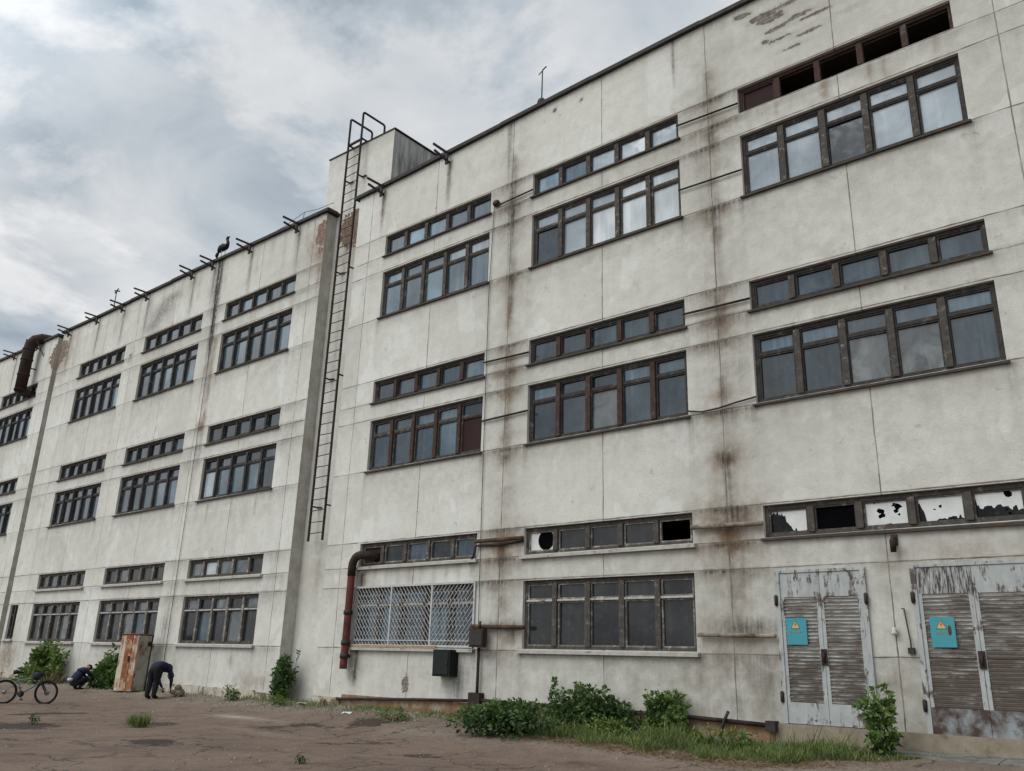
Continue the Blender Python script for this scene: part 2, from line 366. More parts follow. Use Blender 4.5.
def paint_right(x, z, zt):
    A = np.zeros((len(x), 4)); paint_common(x, z, zt, A)
    A[:, 3] += .26 * np.clip((x + 6) / 8, 0, 1) + .5 * np.clip((2.6 - z) / 2.5, 0, 1) * np.clip((x + 8) / 6, .12, 1)
    for b in BR_R: streak(A, 0, x, z, b, 14.5, 12.9, .06, .9); streak(A, 1, x, z, b + .03, 14.5, 12.6, .1, .6)
    for px in (-.75, -6.72):                                     # the stained piers
        w_ = np.abs(x - px)
        A[:, 3] += .35 * G(x - px, .75)
        streak(A, 3, x, z, px, 14, -1, .42, .2, .1); streak(A, 3, x, z, px + .1, 13.5, 4, .1, .3, .1); blob(A, 0, x, z, px + .05, 9.85, .2, .22, .5); blob(A, 1, x, z, px + .05, 7.0, .25, .5, .3); blob(A, 0, x, z, px, 12.9, .1, .5, .35)
        for zc in (12.3, 9.8, 7.5, 5.6, 2.75): blob(A, 1, x, z, px, zc - .15, .42, .26, .42); blob(A, 0, x, z, px + .06, zc - .4, .13, .5, .3)
    for px in (-.75, -6.72):
        for k in range(9):
            zz = 13.8 - k * 1.55 + .3 * math.sin(k * 5.1 + px); streak(A, 0, x, z, px + .03 * math.sin(k * 9), zz, zz - .6, .06, .5, .7); streak(A, 1, x, z, px + .08 + .1 * math.sin(k * 3.3), zz, zz - .9, .12, .28, .6)
        for zj in ZJ:
            if zj > 1: blob(A, 0, x, z, px + .25 * math.sin(zj * 9), zj - .04, .55, .045, .5); blob(A, 1, x, z, px, zj - .12, .65, .11, .4)
    blob(A, 1, x, z, -.72, 4.15, .34, .26, .95); blob(A, 0, x, z, -.72, 4.22, .25, .14, .75); streak(A, 0, x, z, -.68, 4.2, 2.9, .1, .6)
    blob(A, 1, x, z, -.75, 2.9, .9, .55, .55); blob(A, 1, x, z, -.7, 2.2, .5, .4, .4); blob(A, 0, x, z, -.55, 2.95, .3, .22, .5)
    blob(A, 0, x, z, -.5, .78, .7, .17, .75); blob(A, 1, x, z, -.6, .5, .9, .45, .45); blob(A, 0, x, z, -.3, -.1, .35, .45, .28); blob(A, 0, x, z, -.3, 6.0, .22, .35, .3)
    blob(A, 1, x, z, -6.72, 8.7, .09, .38, 1.1); blob(A, 1, x, z, -6.6, 6.4, .12, .4, .4)
    blob(A, 1, x, z, -6.72, 4.9, .2, .14, .9); blob(A, 0, x, z, -6.7, 4.88, .16, .09, .6); blob(A, 1, x, z, -6.7, 6.5, .2, .2, .5)
    blob(A, 1, x, z, -6.5, 2.7, .8, .5, .55); blob(A, 0, x, z, -6.6, .85, .9, .12, .7); blob(A, 1, x, z, -6.5, .6, .6, .4, .5); blob(A, 0, x, z, -6.3, .6, .12, .15, .7)
    streak(A, 0, x, z, -6.9, 14.8, 12.6, .06, .8); streak(A, 0, x, z, -1.6, 15, 13.4, .05, .7); streak(A, 0, x, z, -6.75, 12.5, 9.5, .12, .5)
    blob(A, 0, x, z, -8.0, -.45, .35, .5, .6)                       # oily run under the meter box
    streak(A, 0, x, z, -11.78, 2.3, -.75, .12, 1.0, .1); streak(A, 3, x, z, -11.7, 2.4, -.8, .3, .6, .1)
    blob(A, 2, x, z, -9.79, -.55, .16, .27, .95); blob(A, 0, x, z, -9.79, -.5, .1, .2, .6)
    for k in range(12): streak(A, 3, x, z, -11.7 + k * .45, 2.45, 1.7, .06, .5)
    # chipped render under the roof of the right bay
    for cx, cz, rx, rz in ((.15, 14.75, .12, .03), (1.9, 13.9, .5, .022), (2.6, 13.62, .45, .02), (1.1, 13.62, .5, .018), (.62, 14.45, .22, .10), (.95, 14.3, .33, .14), (1.3, 14.5, .45, .06), (1.0, 13.95, .28, .05), (1.55, 14.05, .4, .06), (.75, 13.75, .15, .05), (1.75, 13.5, .3, .035), (1.35, 13.3, .35, .03), (2.3, 14.6, .3, .045), (3.1, 14.2, .08, .09), (2.9, 14.05, .06, .05), (3.7, 14.35, .4, .03), (-5.3, 14.55, .07, .08), (-4.4, 14.5, .05, .06), (.3, 14.7, .18, .08)):
        blob(A, 2, x, z, cx, cz - .12 * 0, rx * 1.1, max(rz * .9, .04), 1.05); blob(A, 0, x, z, cx, cz, rx * 1.1, max(rz, .04), .5)
    blob(A, 3, x, z, 1.2, 14.2, 1.0, .5, .3)
    for k in (.9, 1.9, 2.0, 2.9, 3.2, 4.2): streak(A, 1, x, z, k, 12.1, 11.4, .06, .55)
    blob(A, 0, x, z, -13.1, 2.9, .3, .03, .8); blob(A, 3, x, z, 2.4, 1.9, .25, .4, .5)
    blob(A, 1, x, z, 3.6, 1.9, 1.0, .2, .3)
    return np.clip(A, 0, 1.2)
def paint_left(x, z, zt):
    A = np.zeros((len(x), 4)); paint_common(x, z, zt, A)
    for b in BR_L: streak(A, 0, x, z, b + .02, 14.5, 12.7, .07, .75); streak(A, 3, x, z, b, 14.6, 12, .2, .5)
    for k in range(24): streak(A, 3, x, z, -36 + k * .87 + .3 * math.sin(k * 7.), 14.75, 13.4 - .5 * math.sin(k * 3.1), .12, .45)
    streak(A, 0, x, z, -21.72, 14.9, 10.2, .17, 1.15, .25); streak(A, 0, x, z, -21.95, 14.9, 12.3, .1, .7, .3); streak(A, 1, x, z, -21.4, 11.5, 5.0, .14, .7, .5); streak(A, 1, x, z, -21.75, 10.6, 8.8, .22, .6)
    blob(A, 0, x, z, -26.0, 13.75, .9, .42, .62); blob(A, 0, x, z, -26.6, 13.2, .7, .35, .55); blob(A, 0, x, z, -25.2, 14.2, .7, .22, .55)
    blob(A, 2, x, z, -15.35, 13.95, .42, .75, .8); blob(A, 1, x, z, -15.6, 13.6, .5, .9, .65); streak(A, 1, x, z, -15.3, 13.4, 11, .2, .6)
    blob(A, 2, x, z, -36.0, 13.9, 1.1, .9, 1.0); blob(A, 1, x, z, -35.2, 13.6, 1.1, 1.0, .7); streak(A, 1, x, z, -35.9, 13.4, 11.5, .3, .6)
    blob(A, 2, x, z, -28.2, 12.2, .14, .12, .9); blob(A, 1, x, z, -28.2, 12.1, .25, .25, .6); blob(A, 1, x, z, -21.6, 8.05, .3, .25, .8); blob(A, 2, x, z, -21.5, 8.1, .12, .1, .7)
    blob(A, 1, x, z, -34.9, -.4, .9, .8, .75); blob(A, 3, x, z, -34.8, .3, .9, 1.2, .6); blob(A, 0, x, z, -21.9, .9, .35, .5, .45); blob(A, 3, x, z, -22, .3, .6, .7, .4)
    blob(A, 1, x, z, -16.3, -.8, 1.2, .3, .5); blob(A, 2, x, z, -19.5, -.95, 1.8, .07, .7); blob(A, 1, x, z, -17.7, -.1, .08, .4, .5)
    for k in (-20.3, -18.8, -17.4): streak(A, 1, x, z, k, 5.1, 4.2, .05, .5)
    return np.clip(A, 0, 1.2)
def paint_slot(x, z, zt):
    A = np.zeros((len(x), 4))
    blob(A, 2, x, z, -14.3, 14.0, .75, .75, 1.15); blob(A, 2, x, z, -14.35, 15.55, .45, .07, .8); blob(A, 1, x, z, -14.3, 13.4, .7, .7, .5); blob(A, 1, x, z, -14.3, 2.6, .5, 1, .25)
    A[:, 3] += .15 + .3 * np.clip(1 - (z + 1.5) / 1.8, 0, 1); A[:, 1] += .4 * np.clip(1 - (z + 1.5) / .8, 0, 1); A[:, 0] += .2 * np.clip(1 - (zt - z) / .5, 0, 1)
    streak(A, 3, x, z, -14.3, 3.4, 1, .3, .5)
    return np.clip(A, 0, 1.2)

rw = wall_sheet('wall', -13.45, 12, -1.7, ZT_R, holes('ABC'), M['plaster_a'], paint_right, .075)
lw = wall_sheet('wall', -35.8, -15.2, -1.7, ZT_L, holes('DEF') + [(-35.55, -34.7, .41, 1.86)], M['plaster_b'], paint_left, .1)
fwall = wall_sheet('wall', -52, -36.4, -1.7, ZT_L, holes('G'), M['plaster_b'], paint_left, .14)
sw = wall_sheet('wall', -36.6, -35.6, -1.7, ZT_L, [], M['plaster_c'], paint_left, .14, y=.5)
# recess behind the ladder, carried up as the front of the roof tower
tw = wall_sheet('tower_wall', -16.0, -12.5, -1.7, ([-17, -12], [17.36, 17.22]), [], M['plaster_c'], paint_slot, .12, y=.44)
g = MB()                                                        # returns, rear and ends: one shell
def quad(a, b, z0, z1): g.face([(a[0], a[1], z0), (b[0], b[1], z0), (b[0], b[1], z1), (a[0], a[1], z1)])
quad((-15.2, 0), (-15.2, .44), -1.7, 14.72); quad((-13.45, .44), (-13.45, 0), -1.7, 14.6); quad((-36.4, 0), (-36.4, .5), -1.7, 14.9); quad((-35.8, .5), (-35.8, 0), -1.7, 14.9)
quad((12, 0), (12, 18), -1.7, 15.08); quad((12, 18), (-52, 18), -1.7, 15.08); quad((-52, 18), (-52, 0), -1.7, 15.28)
g.build('wall', M['plaster_c'], building)
# dim interior: one ceiling and back wall per storey behind the open windows
g = MB()
for z0, z1 in ((-1.3, 3.35), (3.6, 8.2), (8.45, 13.1)):
    for xa, xb in ((-13.2, 11.8), (-35.4, -16.1), (-51.8, -36.8)):
        g.face([(xa, 6, z0), (xb, 6, z0), (xb, 6, z1), (xa, 6, z1)]); g.face([(xa, .32, z0), (xb, .32, z0), (xb, 6, z0), (xa, 6, z0)]); g.face([(xa, .32, z1), (xb, .32, z1), (xb, 6, z1), (xa, 6, z1)])
g.build('interior', M['dark_room'], building)
# roof
g = MB()
g.face([(-52, .52, 14.3), (12, .52, 14.3), (12, 18, 14.3), (-52, 18, 14.3)])
g.build('roof', M['bitumen'], building)
g = MB()
def cap(xs, prof, yb=.35):
    for a, b in zip(xs[:-1], xs[1:]):
        za, zb_ = np.interp(a, *prof) + random.uniform(-.004, .03), np.interp(b, *prof) + random.uniform(-.004, .03)
        vs_ = [(x, y, z + dz) for x, z in ((a, za), (b, zb_)) for y in (-.10, yb) for dz in (.0, .11)]
        g.raw(vs_, [(0, 1, 3, 2), (4, 6, 7, 5), (0, 4, 5, 1), (2, 3, 7, 6), (0, 2, 6, 4), (1, 5, 7, 3)])
jit = lambda a, b, st: [a + (b - a) * i / int((b - a) / st) for i in range(int((b - a) / st) + 1)]
cap(jit(-13.62, 12, 2.9), ZT_R, .28); cap(jit(-35.9, -15.05, 3.1), ZT_L); cap(jit(-52, -36.3, 3.4), ZT_L)
g.box(-15.35, -15.05, .35, 1.6, 14.735, 14.84)
g.build('roof_edge', M['bitumen'], building)
# tower above the recess
tower = MB()
tower.face([(-12.5, .44, 14.3), (-12.5, 5.5, 14.3), (-12.5, 5.5, 17.2), (-12.5, .44, 17.2)]); tower.face([(-16, 5.5, 14.3), (-16, .44, 14.3), (-16, .44, 17.34), (-16, 5.5, 17.34)])
tower.face([(-12.5, 5.5, 14.3), (-16, 5.5, 14.3), (-16, 5.5, 17.34), (-12.5, 5.5, 17.2)])
mt_, tt, bs, co, out = new_mat('sooty_grey_plaster')
n_ = tt.noise(tt.mapping(co, (3, 3, .5)), 1.2, 7, .65); tt.set(bs.inputs['Base Color'], tt.ramp(n_, [(.33, (.13, .13, .125)), (.48, (.27, .27, .26)), (.66, (.46, .455, .43))])); bs.inputs['Roughness'].default_value = .9
tower.build('roof_tower', mt_, building)
g = MB(); zt0 = 17.34
g.raw([(-16.02, .41, 17.345), (-12.46, .41, 17.235), (-12.46, 5.54, 17.235), (-16.02, 5.54, 17.345), (-16.02, .41, 17.385), (-12.46, .41, 17.275), (-12.46, 5.54, 17.275), (-16.02, 5.54, 17.385)], [(3, 2, 1, 0), (4, 5, 6, 7), (0, 1, 5, 4), (1, 2, 6, 5), (2, 3, 7, 6), (3, 0, 4, 7)])
g.build('roof_edge', M['bitumen'], building)

# ------------------------------------------------------------------ windows
def window(x0, x1, zb, zt, lights, transom, frame, post, sill, rail=None, seal=None, lab=None, nopost=False):
    n = len(lights) if not transom else len(lights[0])
    yF, yB = .085, .17; hp = .062 if x0 > -13 else .05
    fr = MB(); e = .075 if x0 > -13 else .06
    fr.box(x0, x0 + e, yF, yB, zb, zt); fr.box(x1 - e, x1, yF, yB, zb, zt); fr.box(x0 + e, x1 - e, yF + .002, yB, zb, zb + .07); fr.box(x0 + e, x1 - e, yF + .002, yB, zt - .085, zt)
    wd = (x1 - x0) / n
    tz = zb + (zt - zb) * .70
    pane = MB(); kinds = []
    cs = MB()
    for i in range(1, n):
        x = x0 + wd * i + random.uniform(-.015, .015); pw = hp
        fr.box(x - pw, x + pw, yF - .035, yB - .01, zb + .07, zt - .085, 1)
    def add_pane(a, b, c, d, k):
        if k == '.': return
        if k not in kinds: kinds.append(k)
        m = kinds.index(k); dy = [random.uniform(-.008, .008) for _ in range(2)]; y = .145
        pane.face([(a, y + dy[0], c), (b, y - dy[0], c), (b, y - dy[0] + dy[1], d), (a, y + dy[0] + dy[1], d)], m)
    for i in range(n):
        a = x0 + wd * i + (hp if i else e); b = x0 + wd * (i + 1) - (hp if i < n - 1 else e)
        rows = [(zb + .07, zt - .085, lights[i])] if not transom else [(zb + .07, tz - .025, lights[0][i]), (tz + .025, zt - .085, lights[1][i])]
        if transom: cs.box(a, b, yF + .006, yB - .012, tz - .025, tz + .025)
        for c, d, k in rows:
            if k != '.' or not nopost:
                s_ = .034
                cs.box(a, a + s_, yF + .018, yB - .014, c, d, 0); cs.box(b - s_, b, yF + .018, yB - .014, c, d, 0)
                cs.box(a + s_, b - s_, yF + .02, yB - .014, c, c + s_, 0); cs.box(a + s_, b - s_, yF + .02, yB - .014, d - s_, d, 0)
            add_pane(a + .01, b - .01, c + .01, d - .01, k)
    o = fr.build('window', [frame, post], building)
    if lab: o['label'] = lab
    if cs.f: cs.build('casement', seal or frame, o)
    if pane.f: pane.build('pane', [GL[k] for k in kinds], o)
    s = MB()
    if sill == 'stone':
        s.raw([(x0 - .07, -.10, zb - .10), (x1 + .07, -.10, zb - .10), (x1 + .07, .083, zb - .10), (x0 - .07, .083, zb - .10), (x0 - .07, -.10, zb - .03), (x1 + .07, -.10, zb - .03), (x1 + .07, .083, zb - .001), (x0 - .07, .083, zb - .001)],
              [(3, 2, 1, 0), (4, 5, 6, 7), (0, 1, 5, 4), (1, 2, 6, 5), (2, 3, 7, 6), (3, 0, 4, 7)])
        s.build('sill', M['sill_stone'], o)
    elif sill == 'metal':
        d = random.uniform(-.015, .015)
        s.raw([(x0 - .05, -.07, zb - .075 + d), (x1 + .05, -.07, zb - .075 - d), (x1 + .05, .083, zb - .05), (x0 - .05, .083, zb - .05), (x0 - .05, -.07, zb - .03 + d), (x1 + .05, -.07, zb - .03 - d), (x1 + .05, .083, zb + .005), (x0 - .05, .083, zb + .005)],
              [(3, 2, 1, 0), (4, 5, 6, 7), (0, 1, 5, 4), (1, 2, 6, 5), (2, 3, 7, 6), (3, 0, 4, 7)])
        s.build('sill', M['sill_metal'], o)
    return o
def film(win, a, b, c, d, edge, nh, seed, hole=None):
    """what is left of the whitewash on a pane: ragged outline, small bare flecks"""
    rr = random.Random(seed); n = 44; L, Rr, B, T = edge; y = .1355
    def walk(amp, lo):
        v = lo + amp * rr.random(); o = []; tgt = v
        for i in range(n + 1):
            if rr.random() < .3: tgt = lo + amp * (rr.random() ** 1.5 * 2)
            v += (tgt - v) * rr.uniform(.3, 1.); o.append(v + rr.uniform(-.12, .12) * amp)
        return o
    bt, tp = walk(B, B * .35), walk(T, .0); g = MB(); eL = L * rr.uniform(.6, 1.); prof = []
    for i in range(n + 1):
        xa = a + (b - a) * i / n; e_ = max(0, 1 - (xa - a) / max(1e-6, L * 2.0)) ** .6 * (d - c) * rr.uniform(.75, 1.05); e2_ = max(0, 1 - (b - xa) / max(1e-6, Rr * 2.0)) * (d - c) * .5
        z0 = min(d, c + max(0, bt[i]) + max(e_, e2_)); prof.append((xa, z0, max(z0, d - max(0, tp[i]))))
    for p, q in zip(prof[:-1], prof[1:]):
        if p[2] - p[1] + q[2] - q[1] > .01: g.face([(p[0], y, p[1]), (q[0], y, q[1]), (q[0], y, q[2] + 1e-4), (p[0], y, p[2] + 1e-4)])
    g.build('whitewash', WHITEWASH, win)
    if nh or hole:
        g = MB()
        for _ in range(nh):
            hx, hz, hr = rr.uniform(a + .08, b - .08), rr.uniform(c + .06, d - .06), rr.choice((.015, .02, .03, .05, .07)); q = [(hx + hr * rr.uniform(.5, 1.3) * math.cos(t_), hz + .8 * hr * rr.uniform(.5, 1.3) * math.sin(t_)) for t_ in [6.283 * i / 9 for i in range(9)]]
            g.face([(min(max(p[0], a), b), y - .0015, min(max(p[1], c), d)) for p in q])
        if hole: hx, hz, hr = hole; g.face([(min(hx + hr * math.cos(t_), b), y - .002, min(max(hz + hr * math.sin(t_), c), d)) for t_ in [6.283 * i / 28 for i in range(28)]])
        g.build('hole', GL['k'], win)  # black polygons painted in for the dark behind the pane
W = {   # lights: ribbon string; lower and upper rows of the main window
 'A3': ('r....', 'ppdpp', 'ppppp'), 'A2': ('ggggg', 'ddccg', 'bbgbb'), 'A1': ('xkxxx', None, None),
 'B3': ('lbppp', 'dpwww', 'pppww'), 'B2': ('ggggg', 'dgcgd', 'bgdbb'), 'B1': ('xnnn.', 'nnnnn', 'nnnnn'),
 'C3': ('bllbb', 'bblbb', 'lbbpp'), 'C2': ('ggggb', 'gggbr', 'ggbbd'), 'C1': ('rngng', 'gbgbg', 'gbbgd'),
 'D3': ('gbbgb', 'gbgbb', 'gggbg'), 'D2': ('ddgdd', 'pbbbd', 'dgddg'), 'D1': ('cwccn', 'ngncn', 'cncnc'),
 'E3': ('dgggg', 'dgbgb', 'ggggb'), 'E2': ('ddddg', 'gdgbb', 'gdggg'), 'E1': ('ncnnn', 'nncgn', 'cnncn'),
 'F3': ('dggdd', 'dgggb', 'dggdg'), 'F2': ('ddddd', 'dddgg', 'dddgd'), 'F1': ('ngnnn', 'nnncn', 'nnnnn'),
 'G3': ('dgdgd', 'bgdgb', 'dgdgd'), 'G2': ('ddddd', 'dgdgd', 'dgdgd'), 'G1': ('ddddd', 'ddddd', 'ggggg')}
for b, (x0, x1) in BAYS.items():
    for f, ut, ub, mt, mb in FL:
        u, lo, hi = W[b + f]
        if f == '1' and b in 'ABC': fr, po, sl_, se = (M['wood_brown'], M['wood_brown'], 'stone', M['wood_grey'])
        elif f == '1': fr, po, sl_, se = (M['wood_brown'], M['wood_grey'], 'stone', M['wood_brown'])
        elif b in 'A': fr, po, sl_, se = M['wood_dark'], M['wood_brown'], 'metal', M['wood_dark']
        elif b + f == 'B2': fr, po, sl_, se = M['wood_dark'], M['wood_red'], 'metal', M['wood_dark']
        elif b in 'BC': fr, po, sl_, se = M['wood_dark'], M['wood_brown'] if f == '3' else M['wood_red'], 'metal', M['wood_brown']
        else: fr, po, sl_, se = M['wood_dark'], M['wood_slate'], 'metal', M['wood_dark']
        lab = {'A3': 'glassless ribbon window with bare posts over a black opening', 'A1': 'ribbon window with broken whitewashed panes', 'B1': 'ribbon window with one whitewashed pane and one missing pane'}.get(b + f)
        ru = window(x0, x1, ub, ut, u, False, M['wood_red'] if b + f == 'A3' else fr, M['wood_red'] if b + f == 'A3' else po, None if b + f == 'A3' else ('metal' if b in 'A' or f != '1' else 'stone'), seal=M['wood_grey'] if b + f in ('B1', 'C1') else fr, lab=lab, nopost=(b + f == 'A3'))
        if b + f == 'A1':
            wd = (x1 - x0) / 5
            for i, ed, nh in ((0, (.22, .005, .06, .012), 2), (2, (.012, .012, .02, .02), 8), (3, (.07, .008, .05, .012), 2), (4, (.02, .008, .10, .02), 3)):
                film(ru, x0 + wd * i + (.075 if i == 0 else .066), x0 + wd * (i + 1) - .066, ub + .082, ut - .097, ed, nh, 31 + i)
        if b + f == 'B1': film(ru, x0 + .08, x0 + (x1 - x0) / 5 - .066, ub + .082, ut - .097, (.005, .01, .006, .006), 0, 5, (x0 + .56, ub + .33, .235))
        if lo:
            wm = window(x0, x1, mb, mt, (lo, hi), True, fr, po, sl_, seal=se)
            if f == '1':
                g = MB(); tz = mb + (mt - mb) * .70                     # pale drip rails along the transom
                wd = (x1 - x0) / 5
                for i in range(5): g.box(x0 + wd * i + .07, x0 + wd * (i + 1) - .07, .055, .09, tz - .02, tz + .022)
                g.build('drip_rail', M['glass_seal'], wm)
            if b + f == 'C1':
                g = MB(); xa, xb, za, zb_ = x0 - .02, x1 + .02, mb + .03, mt + .02; y = -.03
                for x in (xa, xa + 1.5, xa + 3.02, xb): g.bar((x, y, za), (x, y, zb_), .05, .04)
                for z in (za, zb_): g.bar((xa, y - .003, z), (xb, y - .003, z), .04, .05)
                for z in (za + .13,): g.bar((xa, y - .006, z), (xb, y - .006, z), .02, .02)
                def slash(xl, xr, sgn, pitch):
                    H = zb_ - za; x = xl - H
                    while x < xr + H:
                        p0 = (x, za); p1 = (x + sgn * H * .85, zb_)
                        # clip to the panel
                        t0, t1 = 0., 1.; dx = p1[0] - p0[0]
                        for lim, s_ in ((xl, 1), (xr, -1)):
                            a_ = (p0[0] - lim) * s_; b_ = (p1[0] - lim) * s_
                            if a_ < 0 and b_ < 0: t0 = 2; break
                            if a_ < 0: t0 = max(t0, a_ / (a_ - b_))
                            elif b_ < 0: t1 = min(t1, a_ / (a_ - b_))
                        if t0 < t1: g.bar((p0[0] + dx * t0, y, za + H * t0), (p0[0] + dx * t1, y, za + H * t1), .012, .012, 0, (0, 1, 0))
                        x += pitch
                for xl, xr, s1 in ((xa, xa + 1.5, -1), (xa + 1.5, xa + 3.02, -1), (xa + 3.02, xb, 1)):
                    slash(xl, xr, s1, .128)
                    for k in range(10):                          # short crossing rungs make the basket weave
                        for q in range(9):
                            px = xl + .03 + k * .128 + (.06 if q % 2 else 0); pz = za + .1 + q * .165
                            if px + .075 < xr and pz + .1 < zb_: g.bar((px, y + .012, pz), (px + .062 * -s1, y + .012, pz + .085) if px + .062 * -s1 > xl else (px, y + .012, pz + .08), .012, .012, 0, (0, 1, 0))
                g.build('grille', simple('dull_white_painted_steel', (.47, .48, .47), .7, (.33, .33, .32), 12, c3=(.16, .10, .07), thr=(.62, .7)), wm)
                g = MB(); g.box(xa, xb - 1.2, -.09, -.055, mb - .02, mb + .035); g.build('rail', simple('ochre_painted_steel', (.36, .26, .15), .7, (.25, .15, .09), 8), wm)
# the narrow window at the far corner
o = window(-35.55, -34.7, .41, 1.86, ('dd', 'dd'), True, M['wood_dark'], M['wood_dark'], 'stone', lab='narrow two pane window beside the far wall joint')

# ------------------------------------------------------------------ plinth, pipes and cables of the building
M['plinth_rust'] = simple('rust_washed_brick', (.25, .15, .08), .9, (.15, .085, .05), 4, c3=(.30, .25, .19), thr=(.5, .66), bump=.8)
M['plinth_tan'] = simple('tan_concrete', (.27, .23, .17), .9, (.19, .155, .115), 5, c3=(.12, .09, .065), thr=(.56, .7), bump=.6)
M['plinth_white'] = simple('crumbling_whitewash', (.47, .44, .38), .95, (.33, .28, .22), 3.5, c3=(.17, .11, .075), thr=(.52, .58), bump=1.)
g = MB(); g.box(-12.2, -.02, -.03, .05, -1.7, -.9); g.build('plinth', M['plinth_rust'], building)
g = MB(); g.box(0, 12, -.06, .05, -1.7, -.875); g.build('plinth', M['plinth_tan'], building)
g = MB()
x = -35.75
while x < -15.3:
    L = random.uniform(.8, 2.2); g = MB(); g.box(x, min(x + L, -15.22) - .02, -.05 - random.uniform(0, .05), .05, -1.7, -0.93 - random.uniform(0, .12)); x += L; g.build('plinth', M['plinth_white'], building)
g = MB(); g.box(-13.4, -12.22, -.09, .05, -1.7, -.98); g.build('plinth', M['plinth_white'], building)
g = MB(); g.box(-13.42, -12.8, -.14, -.085, -1.7, -1.06)
g.build('plinth', M['plinth_white'], building)
def pipe(pts, r, mat, n=8, name='pipe'):
    g = MB(); g.tube(pts, r, n); return g.build(name, mat, building)
# between the windows of the stained piers
pipe([(-1.56, -.06, 12.42), (.02, -.06, 12.36)], .022, M['rust_dark']); pipe([(-1.56, -.06, 10.66), (.02, -.06, 10.62)], .022, M['rust_dark'])
pipe([(-1.56, -.06, 7.52), (.02, -.06, 7.50)], .026, M['rust_dark'])
pipe([(-1.52, -.05, 5.27), (-1.2, -.05, 5.2), (-.8, -.05, 5.22), (-.4, -.05, 5.28), (.02, -.05, 5.32)], .018, M['rust_dark'], 6, 'cable')
pipe([(-1.52, -.1, 2.77), (.02, -.1, 2.74)], .05, M['pale_pipe'], 12); pipe([(-1.46, -.09, .66), (.10, -.09, .64), (.14, -.09, .64)], .04, M['pale_pipe'], 12)
pipe([(-7.33, -.06, 12.22), (-5.97, -.06, 12.28)], .022, M['rust_dark']); pipe([(-7.5, -.06, 7.60), (-5.97, -.06, 7.57)], .026, M['rust_dark'])
pipe([(-7.5, -.06, 5.98), (-5.97, -.06, 6.02)], .026, M['rust_dark'])
pipe([(-7.5, -.1, 2.87), (-5.97, -.1, 2.86)], .05, M['rust'], 10); pipe([(-7.5, -.07, 2.77), (-6.8, -.07, 2.75), (-5.97, -.07, 2.79)], .028, M['rust_dark'])
pipe([(-7.5, -.09, .84), (-5.9, -.09, .81)], .05, M['rust'], 10)
pipe([(-7.36, -.04, 12.3), (-7.44, -.04, 9.4), (-7.38, -.04, 3.4), (-7.33, -.04, .6), (-7.3, -.05, -.75)], .009, M['iron'], 6, 'cable')
pipe([(-7.5, -.07, 2.75), (-7.55, -.07, 2.55), (-7.68, -.07, 2.35)], .03, M['rust_dark'])
pipe([(-12.3, -.1, -1.02), (-9.3, -.1, -.9), (-7.4, -.1, -.84)], .035, M['rust_dark']); pipe([(-7.1, -.1, -.82), (-2, -.1, -.86), (-.05, -.1, -.92)], .04, M['rust_dark'])
pipe([(-1.2, -.1, -1.25), (-1.05, -.16, -1.2), (-.95, -.16, -.9), (-.85, -.16, -.72)], .03, M['iron'])
pipe([(-7.25, -.09, .35), (-7.25, -.09, -.85)], .035, M['rust_dark'])
pipe([(-21.9, -.04, 14.9), (-21.62, -.04, 10.2), (-21.6, -.04, 5), (-21.62, -.04, -.6)], .010, M['rust_dark'], 6, 'cable')
g = MB(); g.box(-7.45, -7.1, -.18, -.01, -.95, -.66); g.build('pipe_joint', M['rust_dark'], building)
g = MB(); g.box(-.12, .06, -.2, -.01, -1.02, -.84); g.build('pipe_joint', M['iron'], building)
g = MB(); g.ball((-7.28, -.06, 12.32), .12, .08, .1); g.build('junction_box', M['iron'], building)
# wires hanging along the wall
for a, b in (((-20.8, -.03, 11.5), (-15.3, -.03, 12.55)),):
    pass
# roof brackets: two bars held out from a plate
for X in BR_L + BR_R:
    z = float(np.interp(X, *(ZT_R if X > -14 else ZT_L)))
    g = MB(); d = .05 * random.uniform(-1, 1)
    g.box(X - .05, X + .05, -.16, -.105, z - .38, z + .06)
    g.bar((X, -.1, z + .01), (X + d, -.72, z + .03), .055, .06); g.bar((X - .02, 0, z - .25), (X + d, -.66, z - .16), .055, .06)
    g.build('bracket', M['iron'], building)

# ------------------------------------------------------------------ louvred metal doors
def door_paint():
    m, t, bs, co, out = new_mat('peeling_pale_blue_paint')
    n = t.noise(co, 2.2, 8, .7, .3); st = t.noise(t.mapping(co, (14, 14, 2.0)), 1., 6, .7); xyz = t.n('ShaderNodeSeparateXYZ'); t.set(xyz.inputs[0], co)
    c = t.mix(t.rng(t.noise(co, 5), .35, .7), (.295, .32, .315), (.37, .375, .36)); c = t.mix(t.rng(st, .45, .75, 0, .6), c, (.20, .20, .185))
    c = t.mix(t.rng(n, .5, .6, 0, .8), c, (.41, .405, .375))
    c = t.mix(t.rng(t.math('ADD', t.math('MULTIPLY', n, .7), t.math('MULTIPLY', st, .45)), .60, .655), c, (.065, .05, .04))
    t.set(bs.inputs['Base Color'], c); bs.inputs['Roughness'].default_value = .75
    b = t.n('ShaderNodeBump', {'Strength': .3, 'Distance': .006}); t.set(b.inputs['Height'], n); t.set(bs.inputs['Normal'], b.outputs[0]); return m
M['door'] = door_paint()
